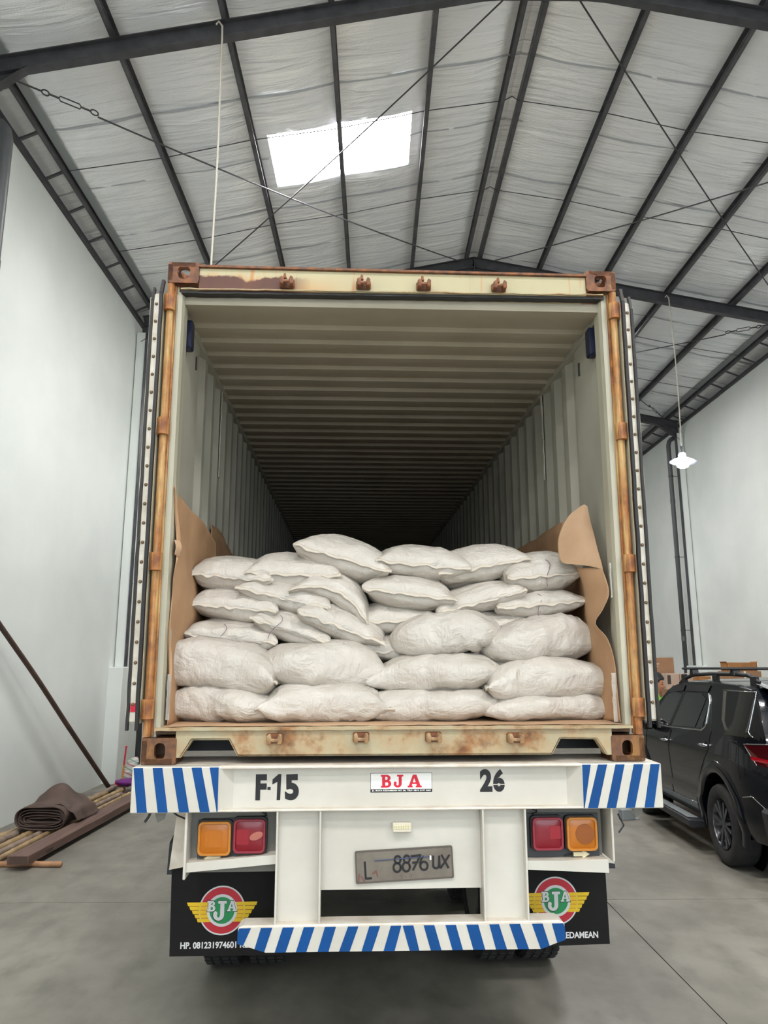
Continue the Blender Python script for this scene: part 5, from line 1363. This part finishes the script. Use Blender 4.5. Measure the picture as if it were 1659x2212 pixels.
    side_line('lamp_trim', [(-.86, 1.06), (-.69, 1.232), (-1.0, 1.258)], .006, CHROME, .012, s, tl)
    rl = empty('roof_rail'); rl.parent = car
    rp_ = [(1.62, 1.745), (1.45, 1.80), (1.15, 1.85), (.6, 1.868), (0, 1.870), (-.4, 1.862), (-.62, 1.80)]
    G().tube([(s*.665, y, z) for y, z in rp_], [.018, .022, .022, .022, .022, .022, .018], 10).build('rail', PLASTIC, rl, smooth=True)
    for y in (1.45, .45, -.52): G().box(s*.665-.02, s*.665+.02, y-.07, y+.07, 1.74, 1.86).build('rail_foot', PLASTIC, rl, bevel=.012)
    mr = empty('wing_mirror'); mr.parent = car; mr.location = (s*.99, 2.05, 1.24)
    G().lathe([(.0, -.11), (.08, -.10), (.105, -.03), (.10, .06), (.06, .11), (0, .12)], 16, Matrix.Rotation(PI/2, 4, 'Y') @ Matrix.Diagonal((.85, .75, 1, 1))).build('mirror_shell', PAINT, mr, smooth=True)
    G().box(-s*.16 if s > 0 else .08, -.08 if s > 0 else .16, -.02, .02, -.06, -.02).build('mirror_arm', PLASTIC, mr)
    hl = empty('head_lamp'); hl.parent = car
    side_patch('lens', [(3.2, 1.02), (3.62, .92), (3.62, .80), (3.3, .88)], CGLASS, .006, s, hl)
for y in (1.10, -.08):
    b_ = empty('roof_bar'); b_.parent = car
    G().obox((-.80, y, 1.925), (.80, y, 1.925), .075, .028).build('bar', PLASTIC, b_, bevel=.01)
    for s in (-1, 1): G().prism([(-.05, 1.85), (.06, 1.85), (.04, 1.915), (-.03, 1.915)], lambda p: (s*.625, y+p[0], p[1]), lambda p: (s*.705, y+p[0], p[1])).build('clamp', PLASTIC, b_, bevel=.008)
rw = [(-.62, 1.30), (.62, 1.30), (.56, 1.60), (-.56, 1.60)]
def rear_y(z):
    T = [(.66, -1.02), (.95, -1.01), (1.20, -.98), (1.45, -.90), (1.66, -.80), (1.765, -.66)]; return lerp_tab(T, z)-.012
G().grid(6, 8, lambda u, v: ((-.60+1.2*u)*(1-.08*v), rear_y(1.29+.33*v), 1.29+.33*v)).build('rear_window', CGLASS, car, fix=False)
G().prism([(-.86, .42), (.86, .42), (.90, .70), (-.90, .70)], lambda p: (p[0], -1.06, p[1]), lambda p: (p[0], -.9, p[1])).build('rear_bumper', PLASTIC, car, bevel=.03)
G().prism([(-.70, 1.775), (.70, 1.775), (.66, 1.80), (-.66, 1.80)], lambda p: (p[0], -.92, p[1]-.05), lambda p: (p[0], -.60, p[1]+.005)).build('spoiler', PAINT, car, bevel=.01)
G().grid(8, 8, lambda u, v: ((-.62+1.24*u)*(1-.10*v), 2.46-.62*v-.02*0+.012, 1.315+.375*v+.028)).build('windscreen', CGLASS, car, fix=False)
def car_wheel():
    w_ = empty('wheel'); w_.parent = car
    prof = [(.235, -.10), (.27, -.125), (.34, -.132), (.372, -.118), (.386, -.09), (.388, 0), (.386, .09), (.372, .118), (.34, .132), (.27, .125), (.235, .10)]
    RY = Matrix.Rotation(PI/2, 4, 'Y')
    G().lathe(prof, 44, RY, caps=False).build('tyre', TYRE, w_, smooth=True)
    G().lathe([(.236, -.115), (.232, -.10), (.215, -.085), (.21, .09), (.232, .11)], 40, RY, caps=False).build('rim', ALLOY, w_, smooth=True)
    G().lathe([(0, -.02), (.2, -.02), (.2, .02), (0, .02)], 32, RY).build('brake_disc', SEAMC, w_)
    g = G()
    for k in range(6):
        a = 2*PI*k/6
        for d in (-.16, .16):
            c0, s0 = math.cos(a+d*.35), math.sin(a+d*.35); c1, s1 = math.cos(a+d*1.25), math.sin(a+d*1.25)
            g.obox((-.088, .035*c0, .035*s0), (-.103, .226*c1, .226*s1), .030, .022, up=(-1, 0, 0))
    g.lathe([(0, -.105), (.03, -.104), (.055, -.09), (.06, -.05)], 16, RY, caps=False); g.build('spokes', ALLOY, w_)
    return w_
w0 = car_wheel()
def dupwheel(loc, rot):
    c = w0.copy(); COL.objects.link(c); c.parent = car; c.location = loc; c.rotation_euler = rot
    for ch in w0.children: k = ch.copy(); COL.objects.link(k); k.parent = c
w0.location = (-.79, 0, .388)
dupwheel((.79, 0, .388), (0, 0, PI)); dupwheel((-.79, 2.745, .388), (.3, 0, 0)); dupwheel((.79, 2.745, .388), (0, 0, PI))
